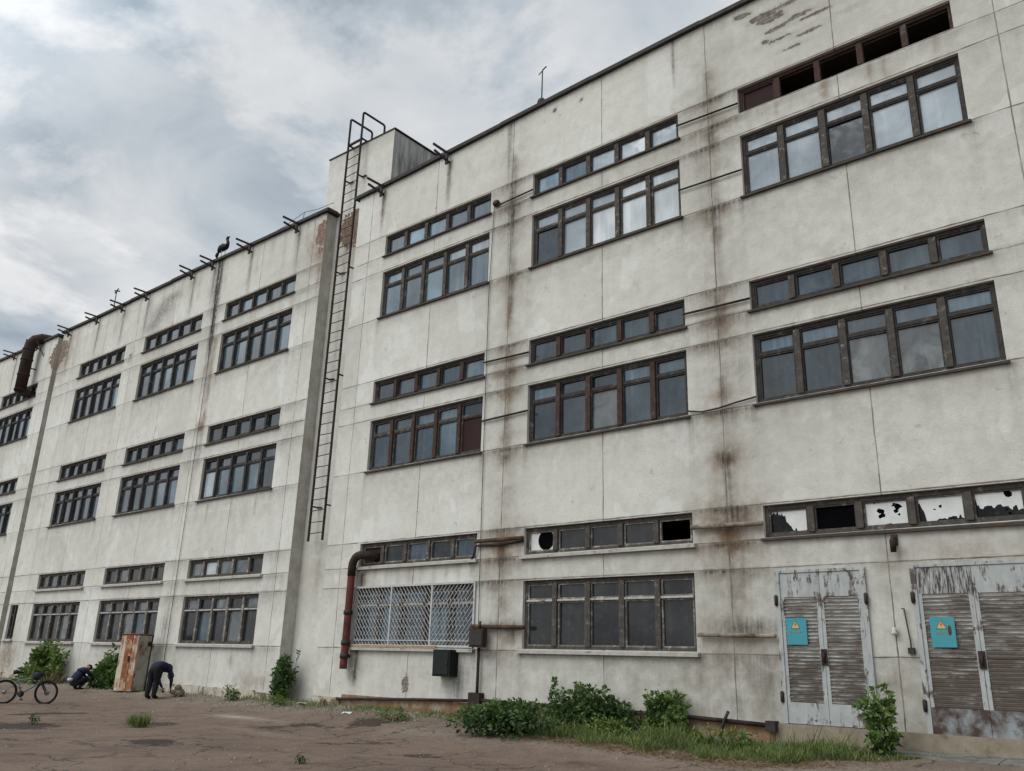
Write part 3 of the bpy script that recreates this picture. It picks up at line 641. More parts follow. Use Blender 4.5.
def slat_mat(name, lo, hi):
    m, t, bs, co, out = new_mat(name)
    n = t.noise(t.mapping(co, (2.2, 1, 5.)), 1., 7, .68); f_ = t.noise(t.mapping(co, (6, 1, 40)), 1., 3, .6)
    c = t.mix(t.rng(f_, .35, .65), (.36, .355, .335), (.24, .23, .21)); zs = t.n('ShaderNodeSeparateXYZ'); t.set(zs.inputs[0], co); n = t.math('ADD', n, t.rng(zs.outputs[2], .9, -.5, -.02, .09)); c = t.mix(t.rng(n, lo, hi, 0, .95), c, (.068, .046, .034))
    t.set(bs.inputs['Base Color'], c); bs.inputs['Roughness'].default_value = .85; bs.inputs['Specular IOR Level'].default_value = .2; return m
M['slat'] = slat_mat('rusty_painted_slats', .42, .60); M['slat2'] = slat_mat('badly_rusted_slats', .37, .54)
M['door_rust'] = simple('scraped_rust_paint', (.27, .31, .32), .85, (.17, .155, .14), 3.2, c3=(.065, .042, .035), thr=(.42, .55))
def scratched():
    m, t, bs, co, out = new_mat('scorched_streaked_paint')
    st = t.noise(t.mapping(co, (26, 26, 3.2), (0, 0, 0), (0, R(14), 0)), 1., 6, .7)
    t.set(bs.inputs['Base Color'], t.ramp(st, [(.40, (.36, .365, .35)), (.5, (.20, .195, .18)), (.56, (.04, .035, .032))])); bs.inputs['Roughness'].default_value = .8; return m
M['scorch'] = scratched()
def door(x0, x1, zb, zt, top_h, bot_h, slat, botmat, topmats, lab):
    fr = MB(); y0 = -.035; f = .085
    fr.box(x0, x0 + f, y0 - .02, .04, zb, zt); fr.box(x1 - f, x1, y0 - .02, .04, zb, zt); fr.box(x0 + f, x1 - f, y0 - .018, .04, zt - .05, zt)
    o = fr.build('door', M['door'], building); o['label'] = lab
    xm = (x0 + x1) / 2
    for k, (a, b) in enumerate(((x0 + f + .004, xm - .004), (xm + .004, x1 - f - .004))):
        lf = MB(); fz0 = zb + .01; fz1 = zt - .055
        za, zc = fz0 + bot_h, fz1 - top_h
        lf.box(a, a + .06, y0, .03, za, zc); lf.box(b - .075, b, y0, .03, za, zc)
        lf.box(a + .06, b - .075, .034, .04, za, zc, 1)  # black backing sheet stands in for shade between the slats
        l = lf.build('door_leaf', [M['door'], GL['k']], o)
        g = MB(); g.box(a, b, y0, .03, zc, fz1); g.build('panel', topmats[k], l)
        g = MB(); g.box(a, b, y0, .03, fz0, za); g.build('panel', botmat, l)
        g = MB(); z = za + .01; sp = .064
        while z < zc - .03:
            q = random.uniform(-.004, .004)
            g.raw([(a + .06, y0 - .004, z + q), (b - .075, y0 - .004, z - q), (b - .075, .012, z + .03 - q), (a + .06, .012, z + .03 + q), (a + .06, y0 - .004, z + .012 + q), (b - .075, y0 - .004, z + .012 - q), (b - .075, .012, z + .042 - q), (a + .06, .012, z + .042 + q)],
                  [(3, 2, 1, 0), (4, 5, 6, 7), (0, 1, 5, 4), (1, 2, 6, 5), (2, 3, 7, 6), (3, 0, 4, 7)]); z += sp
        g.build('louvre', slat, l)
    for xh in (x0 + .01, x1 - .01):
        for zh in (zb + .45, zt - .55):
            g = MB(); g.tube([(xh, y0 - .04, zh - .1), (xh, y0 - .04, zh + .1)], .022, 8); g.box(xh - .035, xh + .035, y0 - .035, y0 - .019, zh - .08, zh + .08); g.build('hinge', M['iron'], o)
    g = MB(); g.box(xm - .05, xm + .05, y0 - .03, y0 - .002, .15, .42); g.tube([(xm, y0 - .05, .2), (xm, y0 - .05, .36)], .02, 8); g.build('handle', M['rust_dark'], o)
    return o
door(.17, 1.84, -.87, 1.83, .44, .36, M['slat'], M['door'], (M['door'], M['door']), 'pale blue louvred double door with white flaking top panel')
door(2.6, 4.5, -.9, 1.83, .44, .42, M['slat2'], M['door_rust'], (M['scorch'], M['door']), 'rusted louvred double door with scorched streaks on its top panel')
# door bar and its box beside the right door
g = MB(); g.tube([(2.40, -.05, 1.10), (2.44, -.05, 1.10), (2.49, -.05, .55), (2.49, -.05, .45)], .012, 8); g.box(2.44, 2.54, -.08, -.005, .36, .46); g.build('door_bar', M['iron'], building)

def sign(name, x0, x1, z0, z1, y, lab, rusty):
    s = thing(name, lab, 'warning sign', ((x0 + x1) / 2, y, z0), 'warning signs on the louvred doors')
    g = MB(); g.box(x0, x1, y - .006, y, z0, z1)
    m = simple('teal_enamel' + ('_stained' if rusty else ''), (.045, .235, .275), .55, (.06, .265, .30), 3, c3=(.13, .17, .15) if rusty else (.09, .24, .25), thr=(.54, .68))
    g.build('plate', m, s)
    xm = x0 + (x1 - x0) * .46; zt = z1 - .04; h = .15; wd = .085
    def tri(k, yy, mat, nm):
        g = MB(); cz = zt - h * .62
        P = [(xm, zt), (xm - wd, zt - h), (xm + wd, zt - h)]; P = [(xm + (p[0] - xm) * k, cz + (p[1] - cz) * k) for p in P]
        g.raw([(p[0], yy, p[1]) for p in P] + [(p[0], yy + .002, p[1]) for p in P], [(0, 1, 2), (5, 4, 3), (0, 3, 4, 1), (1, 4, 5, 2), (2, 5, 3, 0)]); return g.build(nm, mat, s)
    tri(1., y - .009, M['iron'], 'triangle_border'); tri(.86, y - .0115, SIGN_Y, 'triangle')
    g = MB(); b = [(.006, -.03), (-.018, -.085), (.0, -.083), (-.008, -.125), (.02, -.07), (.003, -.072), (.018, -.03)]
    g.face([(xm + p[0], y - .0125, zt + p[1]) for p in b]); g.build('bolt_mark', SIGN_R, s)
    g = MB()
    for i in range(5):
        a = xm - .1 + i * .045; g.box(a, a + .03, y - .008, y - .0062, z0 + .2, z0 + .225)
    g.build('faded_marks', M['pale_pipe'], s)
    if rusty:
        g = MB(); g.ball((x1 - .085, y - .006, (z0 + z1) / 2 + .03), .03, .004, .085); g.build('stain', M['rust'], s)
    return s
SIGN_Y = simple('orange_yellow_enamel', (.62, .38, .10), .5, (.55, .30, .10), 10)
SIGN_R = simple('faded_red_enamel', (.30, .06, .04), .5)
sign('warning_sign', .345, .725, .49, .96, -.062, 'clean teal warning sign with orange triangle on the pale blue louvred door', False)
sign('warning_sign', 2.83, 3.21, .47, .95, -.062, 'rust stained teal warning sign with orange triangle on the rusted louvred door', True)

# ------------------------------------------------------------------ things fixed to the building
lad = thing('fire_ladder', 'tall rusty iron ladder in the wall recess climbing to the roof tower', 'ladder', (-14.3, .2, 3.35))
xl, xr, yl = -14.66, -13.98, .2
for xx, zt, d in ((xl, 18.42, 1.0), (xr, 18.42, 1.0)):
    g = MB(); x = xx
    pts = [(x, yl, 3.37), (x, yl, zt - .04), (x, yl + .05, zt), (x, yl + d - .05, zt), (x, yl + d, zt - .05), (x, yl + d, 17.3)]
    for a, b in zip(pts[:-1], pts[1:]): g.bar(a, b, .055, .055, 0, (1, 0, 0))
    g.build('rail', M['rust_dark'], lad)
g = MB(); z = 3.6
while z < 17.2: g.tube([(xl, yl, z), (xr, yl, z + random.uniform(-.02, .02))], .014, 6); z += .345
g.build('rung', M['rust'], lad)
g = MB(); g.bar((xl, yl + .03, 17.35), (xr, yl + .03, 17.35), .05, .05); g.bar((xl, yl, 17.33), (xl, yl + 1.0, 17.33), .05, .05); g.bar((xr, yl, 17.36), (xr, yl + 1.0, 17.36), .05, .05)
for k in range(7): g.bar((xl, yl + .1 + k * .14, 17.36), (xr, yl + .1 + k * .14, 17.36), .02, .02)
g.build('landing', M['iron'], lad)
for zz in (4.44, 8.62, 12.4, 15.9):
    for xx in (xl, xr):
        g = MB(); g.bar((xx, yl, zz), (xx, .44, zz), .04, .04); g.bar((xx, yl + .2, zz), (xx + .22, yl + .2, zz - .02), .04, .04); g.build('wall_tie', M['rust_dark'], lad)

def bend(c, r, a0, a1, n, plane):
    o = []
    for i in range(n + 1):
        a = R(a0 + (a1 - a0) * i / n); o.append((c[0] + plane[0][0] * r * math.cos(a) + plane[1][0] * r * math.sin(a), c[1] + plane[0][1] * r * math.cos(a) + plane[1][1] * r * math.sin(a), c[2] + plane[0][2] * r * math.cos(a) + plane[1][2] * r * math.sin(a)))
    return o
d = thing('exhaust_pipe', 'red rusty bent pipe coming out of the ground floor ribbon window', 'pipe', (-12.03, -.18, -.25))
g = MB(); g.tube([(-11.35, .2, 2.72), (-11.45, -.1, 2.74)] + [(-11.62, -.18, 2.75)] + bend((-11.72, -.18, 2.45), .31, 90, 180, 6, ((1, 0, 0), (0, 0, 1))) + [(-12.03, -.18, 2.2)], .115, 14); g.build('elbow', M['rust_dark'], d)
g = MB(); g.tube([(-12.03, -.18, 2.25), (-12.03, -.18, .55), (-12.05, -.18, -.25)], .105, 14, cap=False); g.build('shaft', M['red_pipe'], d)
for zz in (1.22, .42, .08):
    g = MB(); g.tube([(-12.04, -.18, zz - .06), (-12.04, -.18, zz + .06)], .125, 14); g.box(-12.06, -12.0, -.12, 0, zz - .03, zz + .03); g.build('clamp', M['iron'], d)
DX = -38.55
d = thing('ventilation_duct', 'big dark rusty ventilation duct bending over the roof edge at the far left', 'duct', (DX, -.45, 12.3))
g = MB(); g.tube([(DX, -.5, 12.3), (DX, -.5, 14.55), (DX + .04, -.48, 14.85), (DX + .15, -.35, 15.08), (DX + .3, -.1, 15.2), (DX + .42, .3, 15.2), (DX + .5, 1.8, 15.15)], .27, 16); g.build('shaft', M['rust_dark'], d)
for zz in (12.4, 13.2, 14.0, 14.55):
    g = MB(); g.tube([(DX, -.5, zz - .03), (DX, -.5, zz + .03)], .30, 16); g.build('flange', M['rust_dark'], d)
g = MB(); g.box(DX - .22, DX + .22, -.45, .12, 12.15, 12.42); g.build('inlet', M['rust_dark'], d)
g = MB(); g.bar((DX + .05, -.25, 13.6), (DX + .05, 0, 13.6), .05, .05); g.bar((DX + .5, -.4, 14.95), (DX + .75, -.02, 14.2), .05, .05); g.build('strut', M['iron'], d)

d = thing('meter_box', 'dark green metal box hung under the grilled window', 'meter box', (-8.2, -.16, -.35))
g = MB(); g.box(-8.55, -7.98, -.3, -.01, -.33, .29); g.build('case', simple('dark_green_enamel', (.010, .013, .012), .7, (.018, .021, .018), 6, spec=.1), d)
g = MB(); g.box(-8.50, -8.03, -.315, -.302, -.28, .24); g.build('door', simple('faded_green_enamel', (.013, .017, .015), .7, (.022, .025, .022), 6, spec=.1), d)
g = MB(); g.box(-8.09, -8.05, -.34, -.316, -.05, .03); g.build('handle', M['iron'], d)
d = thing('switch_box', 'small black rusty switch box on the pier beside the grilled window', 'switch box', (-7.2, -.13, .38))
g = MB(); g.box(-7.42, -6.98, -.26, -.12, .36, .78); g.build('case', M['rust_dark'], d)
g = MB(); g.box(-7.39, -7.01, -.275, -.262, .4, .74); g.build('cover', M['iron'], d)
g = MB(); g.tube([(-7.2, -.19, .77), (-7.2, -.12, .95)], .03, 8); g.build('gland', M['rust'], d)
d = thing('wall_lamp', 'small dark broken lamp on the wall between the two louvred doors', 'lamp', (2.4, -.08, 2.1))
g = MB(); g.box(2.35, 2.45, -.05, -.002, 2.18, 2.36); g.build('mount', M['iron'], d)
g = MB(); g.tube([(2.4, -.04, 2.3), (2.4, -.12, 2.3), (2.4, -.14, 2.24), (2.4, -.14, 2.05)], [.03, .035, .055, .05], 10); g.build('lamp_body', M['rust_dark'], d)
d = thing('wall_insulator', 'small pale ceramic insulator on the wall left of the rusted door', 'insulator', (2.25, -.08, .66))
g = MB(); g.tube([(2.25, -.002, .72), (2.25, -.07, .72)], .025, 8); g.build('pin', M['iron'], d)
g = MB(); g.tube([(2.25, -.08, .66), (2.25, -.08, .71), (2.25, -.08, .73), (2.25, -.08, .79)], [.045, .05, .03, .045], 10); g.build('ceramic', simple('dirty_porcelain', (.5, .48, .43), .4), d)

d = thing('roof_mast', 'thin mast with a black ball base on the roof edge above the second bay', 'mast', (-5.85, .1, 15.0))
g = MB(); g.ball((-5.85, .1, 15.1), .13, .13, .15); g.box(-5.95, -5.75, 0, .2, 14.96, 15.05); g.build('base', M['iron'], d)
g = MB(); g.tube([(-5.85, .1, 15.1), (-5.84, .1, 16.2)], .018, 6); g.tube([(-5.84, .1, 16.2), (-5.7, .1, 16.26)], .02, 6); g.tube([(-5.84, .1, 16.18), (-5.98, .1, 16.1)], .016, 6); g.build('pole', M['iron'], d)
d = thing('roof_antenna', 'thin small antenna on the roof edge of the far block', 'antenna', (-31, .1, 15.0))
g = MB(); g.tube([(-31, .1, 14.9), (-31, .1, 16.05)], .022, 6); g.build('pole', M['iron'], d)
g = MB(); g.tube([(-31.15, .1, 15.95), (-30.85, .1, 16.1)], .03, 6); g.tube([(-31.0, .0, 16.0), (-31.0, .25, 16.06)], .03, 6); g.build('head', M['iron'], d)
# bird figure on the roof edge
d = thing('bird_figure', 'dark long necked bird figure standing on the roof edge', 'bird figure', (-22.0, .12, 14.98))
feather = simple('black_plumage', (.012, .012, .014), .7, (.02, .02, .024), 10)
g = MB(); X0, Z0 = -22.0, 14.98
body = [(-.42, .42), (-.36, .50), (-.2, .58), (0, .60), (.15, .56), (.25, .56), (.30, .66), (.29, .78), (.22, .88), (.2, .96), (.26, 1.03)]
body = [(a_ * .9, .05 + b_ * .86) for a_, b_ in body]; rad = [.03, .09, .145, .15, .125, .09, .07, .06, .055, .062, .055]
g.tube([(X0 + x, .12, Z0 + z) for x, z in body], rad, 12); g.tube([(X0 + .24, .12, Z0 + .93), (X0 + .37, .12, Z0 + .92)], [.04, .008], 8); g.build('body', feather, d)
for q in (-.05, .09):
    g = MB(); g.tube([(X0 + q, .12 + q * .5, Z0 + .5), (X0 + q - .03, .12 + q * .5, Z0 + .26), (X0 + q + .02, .12 + q * .5, Z0 - .02)], .016, 6); g.tube([(X0 + q + .02, .12 + q * .5, Z0 - .01), (X0 + q + .14, .12 + q * .5, Z0 - .02)], .013, 6); g.build('leg', M['steel_white'], d)
g = MB(); g.tube([(X0 - .4, .12, Z0 + .42), (X0 - .46, .12, Z0 + .30), (X0 - .44, .12, Z0 + .2)], [.06, .07, .02], 8); g.build('tail', feather, d)
d = thing('roof_wire', 'thin sagging wire strung on low posts along the roof edge', 'wire', (-17.5, .3, 14.9))
g = MB(); P = [(-20.4, .3, 14.95), (-19.2, .3, 15.25), (-18.2, .3, 15.3), (-17.0, .3, 15.5), (-16.2, .3, 15.35), (-15.3, .3, 15.3)]
g.tube(P, .010, 5); g.build('strand', M['iron'], d)
for x, z in ((-19.2, 15.25), (-17.0, 15.5)):
    g = MB(); g.tube([(x - .15, .3, 14.85), (x, .3, z)], .011, 5); g.build('post', M['iron'], d)

# ------------------------------------------------------------------ ground
def ground_mat():
    m, t, bs, co, out = new_mat('worn_dusty_asphalt')
    at = t.n('ShaderNodeAttribute', attribute_name='dirt'); sp = t.n('ShaderNodeSeparateColor'); t.set(sp.inputs[0], at.outputs['Color'])
    n1 = t.noise(co, .35, 6, .6); n2 = t.noise(co, 1.6, 8, .65, .4); n3 = t.noise(co, 14, 6, .7); n4 = t.noise(co, 60, 3, .6)
    c = t.mix(t.rng(n1, .35, .65), (.166, .118, .089), (.126, .092, .072))
    c = t.mix(t.rng(n2, .5, .72, 0, .75), c, (.19, .138, .103)); c = t.mix(t.rng(n2, .47, .3, 0, .7), c, (.082, .06, .048))
    c = t.mix(t.rng(n3, .5, .72, 0, .6), c, (.055, .043, .036)); c = t.mix(t.rng(n4, .56, .72, 0, .3), c, (.24, .195, .16))
    gv = t.mix(t.rng(n3, .42, .6), (.24, .205, .165), (.12, .10, .08)); gv = t.mix(t.rng(n4, .55, .7, 0, .6), gv, (.33, .30, .26))
    c = t.mix(t.math('MULTIPLY', sp.outputs[1], t.rng(n2, .3, .6, .35, 1.)), c, gv)
    vo = t.n('ShaderNodeTexVoronoi', {'Scale': .8}, feature='DISTANCE_TO_EDGE')
    dv = t.n('ShaderNodeVectorMath', operation='ADD'); sc_ = t.n('ShaderNodeVectorMath', operation='SCALE', ); nz = t.n('ShaderNodeTexNoise', {'Scale': 1.8, 'Detail': 6.})
    t.set(nz.inputs['Vector'], co); t.set(sc_.inputs[0], nz.outputs['Color']); sc_.inputs['Scale'].default_value = 1.1; t.set(dv.inputs[0], co); t.set(dv.inputs[1], sc_.outputs[0]); t.set(vo.inputs['Vector'], dv.outputs[0])
    ck = t.math('MULTIPLY', t.math('LESS_THAN', vo.outputs['Distance'], t.rng(n1, .3, .65, .004, .026)), t.rng(t.noise(co, .5, 3), .42, .52))
    c = t.mix(t.math('MULTIPLY', ck, .8), c, (.04, .033, .028))
    hole = t.rng(t.math('ADD', sp.outputs[0], t.math('MULTIPLY', t.math('SUBTRACT', t.noise(co, 2.4, 9, .7, .6), .5), 2.2)), .5, .6); hole = t.math('MULTIPLY', hole, t.math('GREATER_THAN', sp.outputs[0], .06)); c = t.mix(t.math('MULTIPLY', hole, .88), c, (.038, .029, .023))
    c = t.mix(t.math('MULTIPLY', sp.outputs[2], t.rng(n2, .35, .6, .3, 1.), clamp=True), c, (.32, .28, .24))
    t.set(bs.inputs['Base Color'], c); bs.inputs['Roughness'].default_value = .92; bs.inputs['Specular IOR Level'].default_value = .15
    h = t.math('ADD', t.math('MULTIPLY', n3, .5), t.math('ADD', n2, t.math('MULTIPLY', n4, .25))); h = t.math('SUBTRACT', h, t.math('MULTIPLY', ck, .5))
    b = t.n('ShaderNodeBump', {'Strength': .6, 'Distance': .05}); t.set(b.inputs['Height'], h); t.set(bs.inputs['Normal'], b.outputs[0]); return m
xs = np.concatenate([[-600, -200, -90, -60], np.arange(-48, 10, .16), [14, 30, 90, 200, 600]]); ys = np.concatenate([[-600, -200, -70, -30, -18], np.arange(-13, .2, .1), [20, 80, 200, 600]])
XX, YY = np.meshgrid(xs, ys, indexing='ij')
hn = np.zeros_like(XX)
for k in range(14):
    a = RNG.uniform(0, 6.28); fq = RNG.uniform(.6, 3.2); hn += np.sin(XX * math.cos(a) * fq + YY * math.sin(a) * fq + RNG.uniform(0, 6.28)) * .007 / fq ** .5
ZZ = -1.55 + .36 * sstep((YY + 4) / 4) + hn * (np.abs(XX) < 50) * (YY > -14)
DIRT = np.zeros(XX.shape + (4,)); DIRT[..., 3] = 1
def ublob(c, x, y, ru, rv, s):
    u = (XX - x) * .5 + (YY - y) * .866; v = (XX - x) * .866 - (YY - y) * .5; DIRT[..., c] += s * np.exp(-(u / ru) ** 2 - (v / rv) ** 2)
for q in ((-8.6, -7.25, .42, .75, 1.2), (-13.0, -4.6, .42, 1.0, 1.1), (-13.5, -7.5, 1.0, .8, 1.1), (-8.96, -1.87, .5, .6, 1.1), (-10.6, -3.4, 1.2, .35, .7), (-7.0, -4.4, .9, .35, .65), (-4.4, -4.2, 1.0, .4, .6), (-16.5, -5.5, 1.2, .5, .7), (-5.6, -6.2, .25, .5, .6)): ublob(0, *q)
def dblob(c, x, y, rx, ry, s): DIRT[..., c] += s * np.exp(-((XX - x) / rx) ** 2 - ((YY - y) / ry) ** 2)
for x, y, rx, ry, s in ((-15, -4.2, .5, .6, .5), (-7.2, -3.6, 1.2, .25, .5), (-6, -4.6, 1.6, .2, .35), (-10.5, -6, .3, 1.6, .35), (-16.5, -6.0, .3, 1.0, .5), (-10, -2.6, 1.4, .2, .5), (-18.9, -1.4, .5, .3, .7), (-23.6, -1.6, .7, .35, .6), (-2.6, -4.8, 1.6, .5, .35), (.3, -3.2, 1.2, .3, .5)): dblob(0, x, y, rx, ry, s)
ws = np.exp(-((YY + .1) / 1.5) ** 2); DIRT[..., 1] += ws * (XX < -11) + .5 * ws * (XX >= -11) + .5 * np.exp(-((YY + 2.2) / .6) ** 2) * (XX > -8)
for x, y, rx, ry, s in ((-12.8, -2.7, 1.4, .16, .9), (-9.5, -4.2, 2.0, .3, .25)): dblob(2, x, y, rx, ry, s)
nx, ny = XX.shape; V = np.stack([XX, YY, ZZ], -1).reshape(-1, 3); I, J = np.meshgrid(np.arange(nx - 1), np.arange(ny - 1), indexing='ij'); I = I.ravel(); J = J.ravel()
me = bpy.data.meshes.new('ground'); me.from_pydata([tuple(p) for p in V], [], [tuple(q) for q in np.stack([I * ny + J, (I + 1) * ny + J, (I + 1) * ny + J + 1, I * ny + J + 1], -1)])
a = me.attributes.new('dirt', 'FLOAT_COLOR', 'POINT'); a.data.foreach_set('color', np.clip(DIRT, 0, 1.2).astype(np.float32).reshape(-1))
me.polygons.foreach_set('use_smooth', [True] * len(me.polygons)); me.materials.append(ground_mat())
gr = bpy.data.objects.new('ground', me); COL.objects.link(gr); tag(gr, kind='structure')
g = MB(); x = 2.05
while x < 9:
    L = random.uniform(1.1, 1.7); dz = random.uniform(-.012, .012)
    g.raw([(x, -.75, -1.19 + dz), (x + L - .03, -.75, -1.19 - dz), (x + L - .03, -.07, -1.145 - dz), (x, -.07, -1.145 + dz), (x, -.75, -1.5), (x + L - .03, -.75, -1.5), (x + L - .03, -.07, -1.5), (x, -.07, -1.5)], [(0, 1, 2, 3), (1, 0, 4, 5), (2, 1, 5, 6), (0, 3, 7, 4)]); x += L
o = g.build('concrete_path', simple('grey_slab_concrete', (.20, .195, .18), .95, (.13, .12, .105), 4, c3=(.085, .07, .055), bump=.7)); tag(o, kind='structure')

# ------------------------------------------------------------------ plants
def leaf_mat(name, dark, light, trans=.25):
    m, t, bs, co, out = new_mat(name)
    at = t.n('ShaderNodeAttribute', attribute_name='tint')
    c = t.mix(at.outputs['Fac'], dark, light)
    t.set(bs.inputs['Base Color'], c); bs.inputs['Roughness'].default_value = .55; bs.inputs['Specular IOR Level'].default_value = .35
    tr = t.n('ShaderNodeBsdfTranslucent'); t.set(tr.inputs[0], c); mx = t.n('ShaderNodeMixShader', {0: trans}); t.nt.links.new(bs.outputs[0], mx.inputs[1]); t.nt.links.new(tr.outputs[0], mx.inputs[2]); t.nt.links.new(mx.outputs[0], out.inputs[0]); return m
M['stem'] = simple('green_brown_stem', (.07, .06, .035), .8)
LM = {'bright': leaf_mat('bright_green_leaves', (.04, .08, .014), (.19, .27, .055)), 'mid': leaf_mat('green_leaves', (.03, .065, .014), (.13, .20, .045)), 'deep': leaf_mat('deep_green_leaves', (.02, .045, .013), (.088, .15, .036)), 'dry': leaf_mat('dry_stalks', (.16, .11, .06), (.30, .22, .13)), 'grass': leaf_mat('grass_blades', (.035, .065, .014), (.20, .25, .07))}
def leaves_mesh(name, P, D, L, Wd, tint, mat, parent, loc, droop=.25):
    n = len(P); D = D / np.linalg.norm(D, axis=1, keepdims=True)
    rv = RNG.normal(size=(n, 3)); S = np.cross(D, rv); S /= np.linalg.norm(S, axis=1, keepdims=True); Nn = np.cross(S, D); Nn *= np.sign(Nn[:, 2:3] + 1e-9)
    L = L[:, None]; Wd = Wd[:, None]
    b = P; a1 = P + D * L * .45 + S * Wd * .5 + Nn * Wd * .12; a2 = P + D * L * .45 - S * Wd * .5 + Nn * Wd * .12; tip = P + D * L - Nn * L * droop; mid = P + D * L * .45 - Nn * Wd * .06
    V = np.stack([b, a1, tip, a2, mid], 1).reshape(-1, 3) - np.array(loc)
    k = np.arange(n) * 5; F = np.concatenate([np.stack([k, k + 1, k + 4], -1), np.stack([k + 1, k + 2, k + 4], -1), np.stack([k + 2, k + 3, k + 4], -1), np.stack([k + 3, k, k + 4], -1)])
    me = bpy.data.meshes.new(name); me.from_pydata(V.tolist(), [], F.tolist()); at = me.attributes.new('tint', 'FLOAT', 'POINT'); at.data.foreach_set('value', np.repeat(tint, 5).astype(np.float32)); me.materials.append(mat)
    o = bpy.data.objects.new(name, me); COL.objects.link(o)
    if parent is not None: o.parent = parent; o.location = Vector(loc) - wloc(parent)
    else: o.location = loc
    return o
def bush(name, label, cat, x, y, w_, d_, h, n, leaf, mat, clumps=9, group=None, shape='dome', dry=0, narrow=.45, sprigs=3, lw=.55):
    z0 = ground_z(x, y) - .02; th = thing(name, label, cat, (x, y, z0), group or {'bush': 'bushes along the factory wall', 'weeds': 'weeds in the yard'}.get(cat))
    C = []
    for k in range(clumps):
        u = RNG.uniform(-1, 1); v = RNG.uniform(-1, 1)
        if shape == 'dome': hz = RNG.uniform(.12, 1.08) * math.sqrt(max(.05, 1 - .8 * u * u)); rr = RNG.uniform(.13, .3)
        elif shape == 'cone': hz = RNG.uniform(.1, 1.); u *= 1 - .75 * hz; v *= 1 - .75 * hz; rr = RNG.uniform(.16, .3)
        else: hz = RNG.uniform(.15, .95); rr = RNG.uniform(.16, .28)
        C.append((u * w_ * .38, v * d_ * .38, max(.08, hz * h * .86), rr))
    st = MB()
    for cx, cy, cz, rr in C:
        st.tube([(x + cx * .25, y + cy * .25, z0), (x + cx * .6, y + cy * .6, z0 + cz * .6), (x + cx, y + cy, z0 + cz)], [.014, .009, .004], 5)
    P = []; D = []; T = []
    per = n // clumps
    for cx, cy, cz, rr in C:
        ct = RNG.uniform(.15, .75)
        q = RNG.normal(size=(per, 3)); q /= np.linalg.norm(q, axis=1, keepdims=True); rad = RNG.uniform(.15, 1.25, (per, 1)) ** .75
        sz = np.array([w_ * rr, d_ * rr * 1.1, h * rr * .95]); p = np.array([x + cx, y + cy, z0 + cz]) + q * rad * sz
        ok = p[:, 2] > z0 + .02; p = p[ok]; q = q[ok]
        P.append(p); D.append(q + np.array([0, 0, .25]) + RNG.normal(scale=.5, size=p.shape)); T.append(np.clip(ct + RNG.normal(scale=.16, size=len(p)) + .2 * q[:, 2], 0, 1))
    for k in range(sprigs):                                         # shoots that break the outline
        a = RNG.uniform(-.45, .45); top = h * RNG.uniform(.95, 1.18); bx = x + a * w_; by = y + RNG.uniform(-.3, .3) * d_; lean = RNG.uniform(-.12, .12)
        st.tube([(bx * .8 + x * .2, by, z0 + h * .3), (bx + lean * .5, by, z0 + top * .75), (bx + lean, by, z0 + top)], [.008, .006, .003], 5)
        m = 26; tt_ = RNG.uniform(.25, 1, m); p = np.stack([bx + lean * tt_, np.full(m, by), z0 + top * tt_], -1); P.append(p); D.append(RNG.normal(size=(m, 3)) + np.array([0, 0, .4])); T.append(RNG.uniform(.4, .9, m))
    P = np.concatenate(P); D = np.concatenate(D); T = np.concatenate(T); L = leaf * RNG.uniform(.6, 1.25, len(P))
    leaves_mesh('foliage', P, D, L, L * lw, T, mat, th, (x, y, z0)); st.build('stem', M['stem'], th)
    if dry:
        m = dry; p = np.stack([x + w_ * RNG.uniform(-.05, .65, m), y + RNG.uniform(-.5, .1, m), np.full(m, z0)], -1); dd = RNG.normal(scale=.35, size=(m, 3)) + np.array([0, 0, 1]); leaves_mesh('dry_stalk', p, dd, RNG.uniform(.3, .75, m), np.full(m, .03), RNG.uniform(0, 1, m), LM['dry'], th, (x, y, z0), .05)
    return th
bush('bush', 'large bright green bush under the farthest ground floor window behind the bicycle', 'bush', -29.4, -.6, 2.3, 1.0, 1.4, 2600, .19, LM['bright'], 14, dry=160)
bush('bush', 'leafy green bush between the crouching person and the rusty cabinet', 'bush', -24.3, -.55, 1.75, .9, 1.25, 2200, .17, LM['mid'], 12)
bush('climbing_plant', 'dark green climber growing up the wall recess below the ladder', 'climber', -14.9, .0, .95, .5, 1.25, 1500, .12, LM['deep'], 12, shape='cone')
bush('bush', 'low dense dark green nettle clump spreading onto the asphalt', 'bush', -4.75, -1.75, 2.1, 1.05, .62, 3000, .11, LM['deep'], 24, lw=.62, sprigs=9)
bush('bush', 'dark bushy vine heap with bare twigs below the grey framed ground window', 'bush', -4.0, -.35, 2.4, .7, .80, 3200, .10, LM['deep'], 24, sprigs=10, lw=.75)
bush('bush', 'small round green bush against the rusty plinth left of the louvred doors', 'bush', -2.1, -.3, .85, .5, .74, 1100, .11, LM['mid'], 12, lw=.65, sprigs=6)
bush('sapling', 'young leafy sapling standing in front of the louvred doors', 'sapling', 2.0, -.75, .74, .6, .98, 520, .13, LM['mid'], 13, shape='cone', sprigs=4, lw=.6)
bush('weed_clump', 'tall feathery weeds at the left end of the nettle clump', 'weeds', -6.3, -1.3, 1.0, .6, .42, 1000, .08, LM['mid'], 10, lw=.35)
bush('weed_clump', 'thin pale weeds around the dark hole in front of the grilled window', 'weeds', -8.6, -1.5, 1.2, .5, .3, 420, .08, LM['mid'], 8, lw=.3, sprigs=2)
bush('weed_clump', 'small weed at the broken plinth left of the wall recess', 'weeds', -16.0, -.85, .5, .4, .42, 260, .09, LM['mid'], 6, lw=.4, sprigs=2)
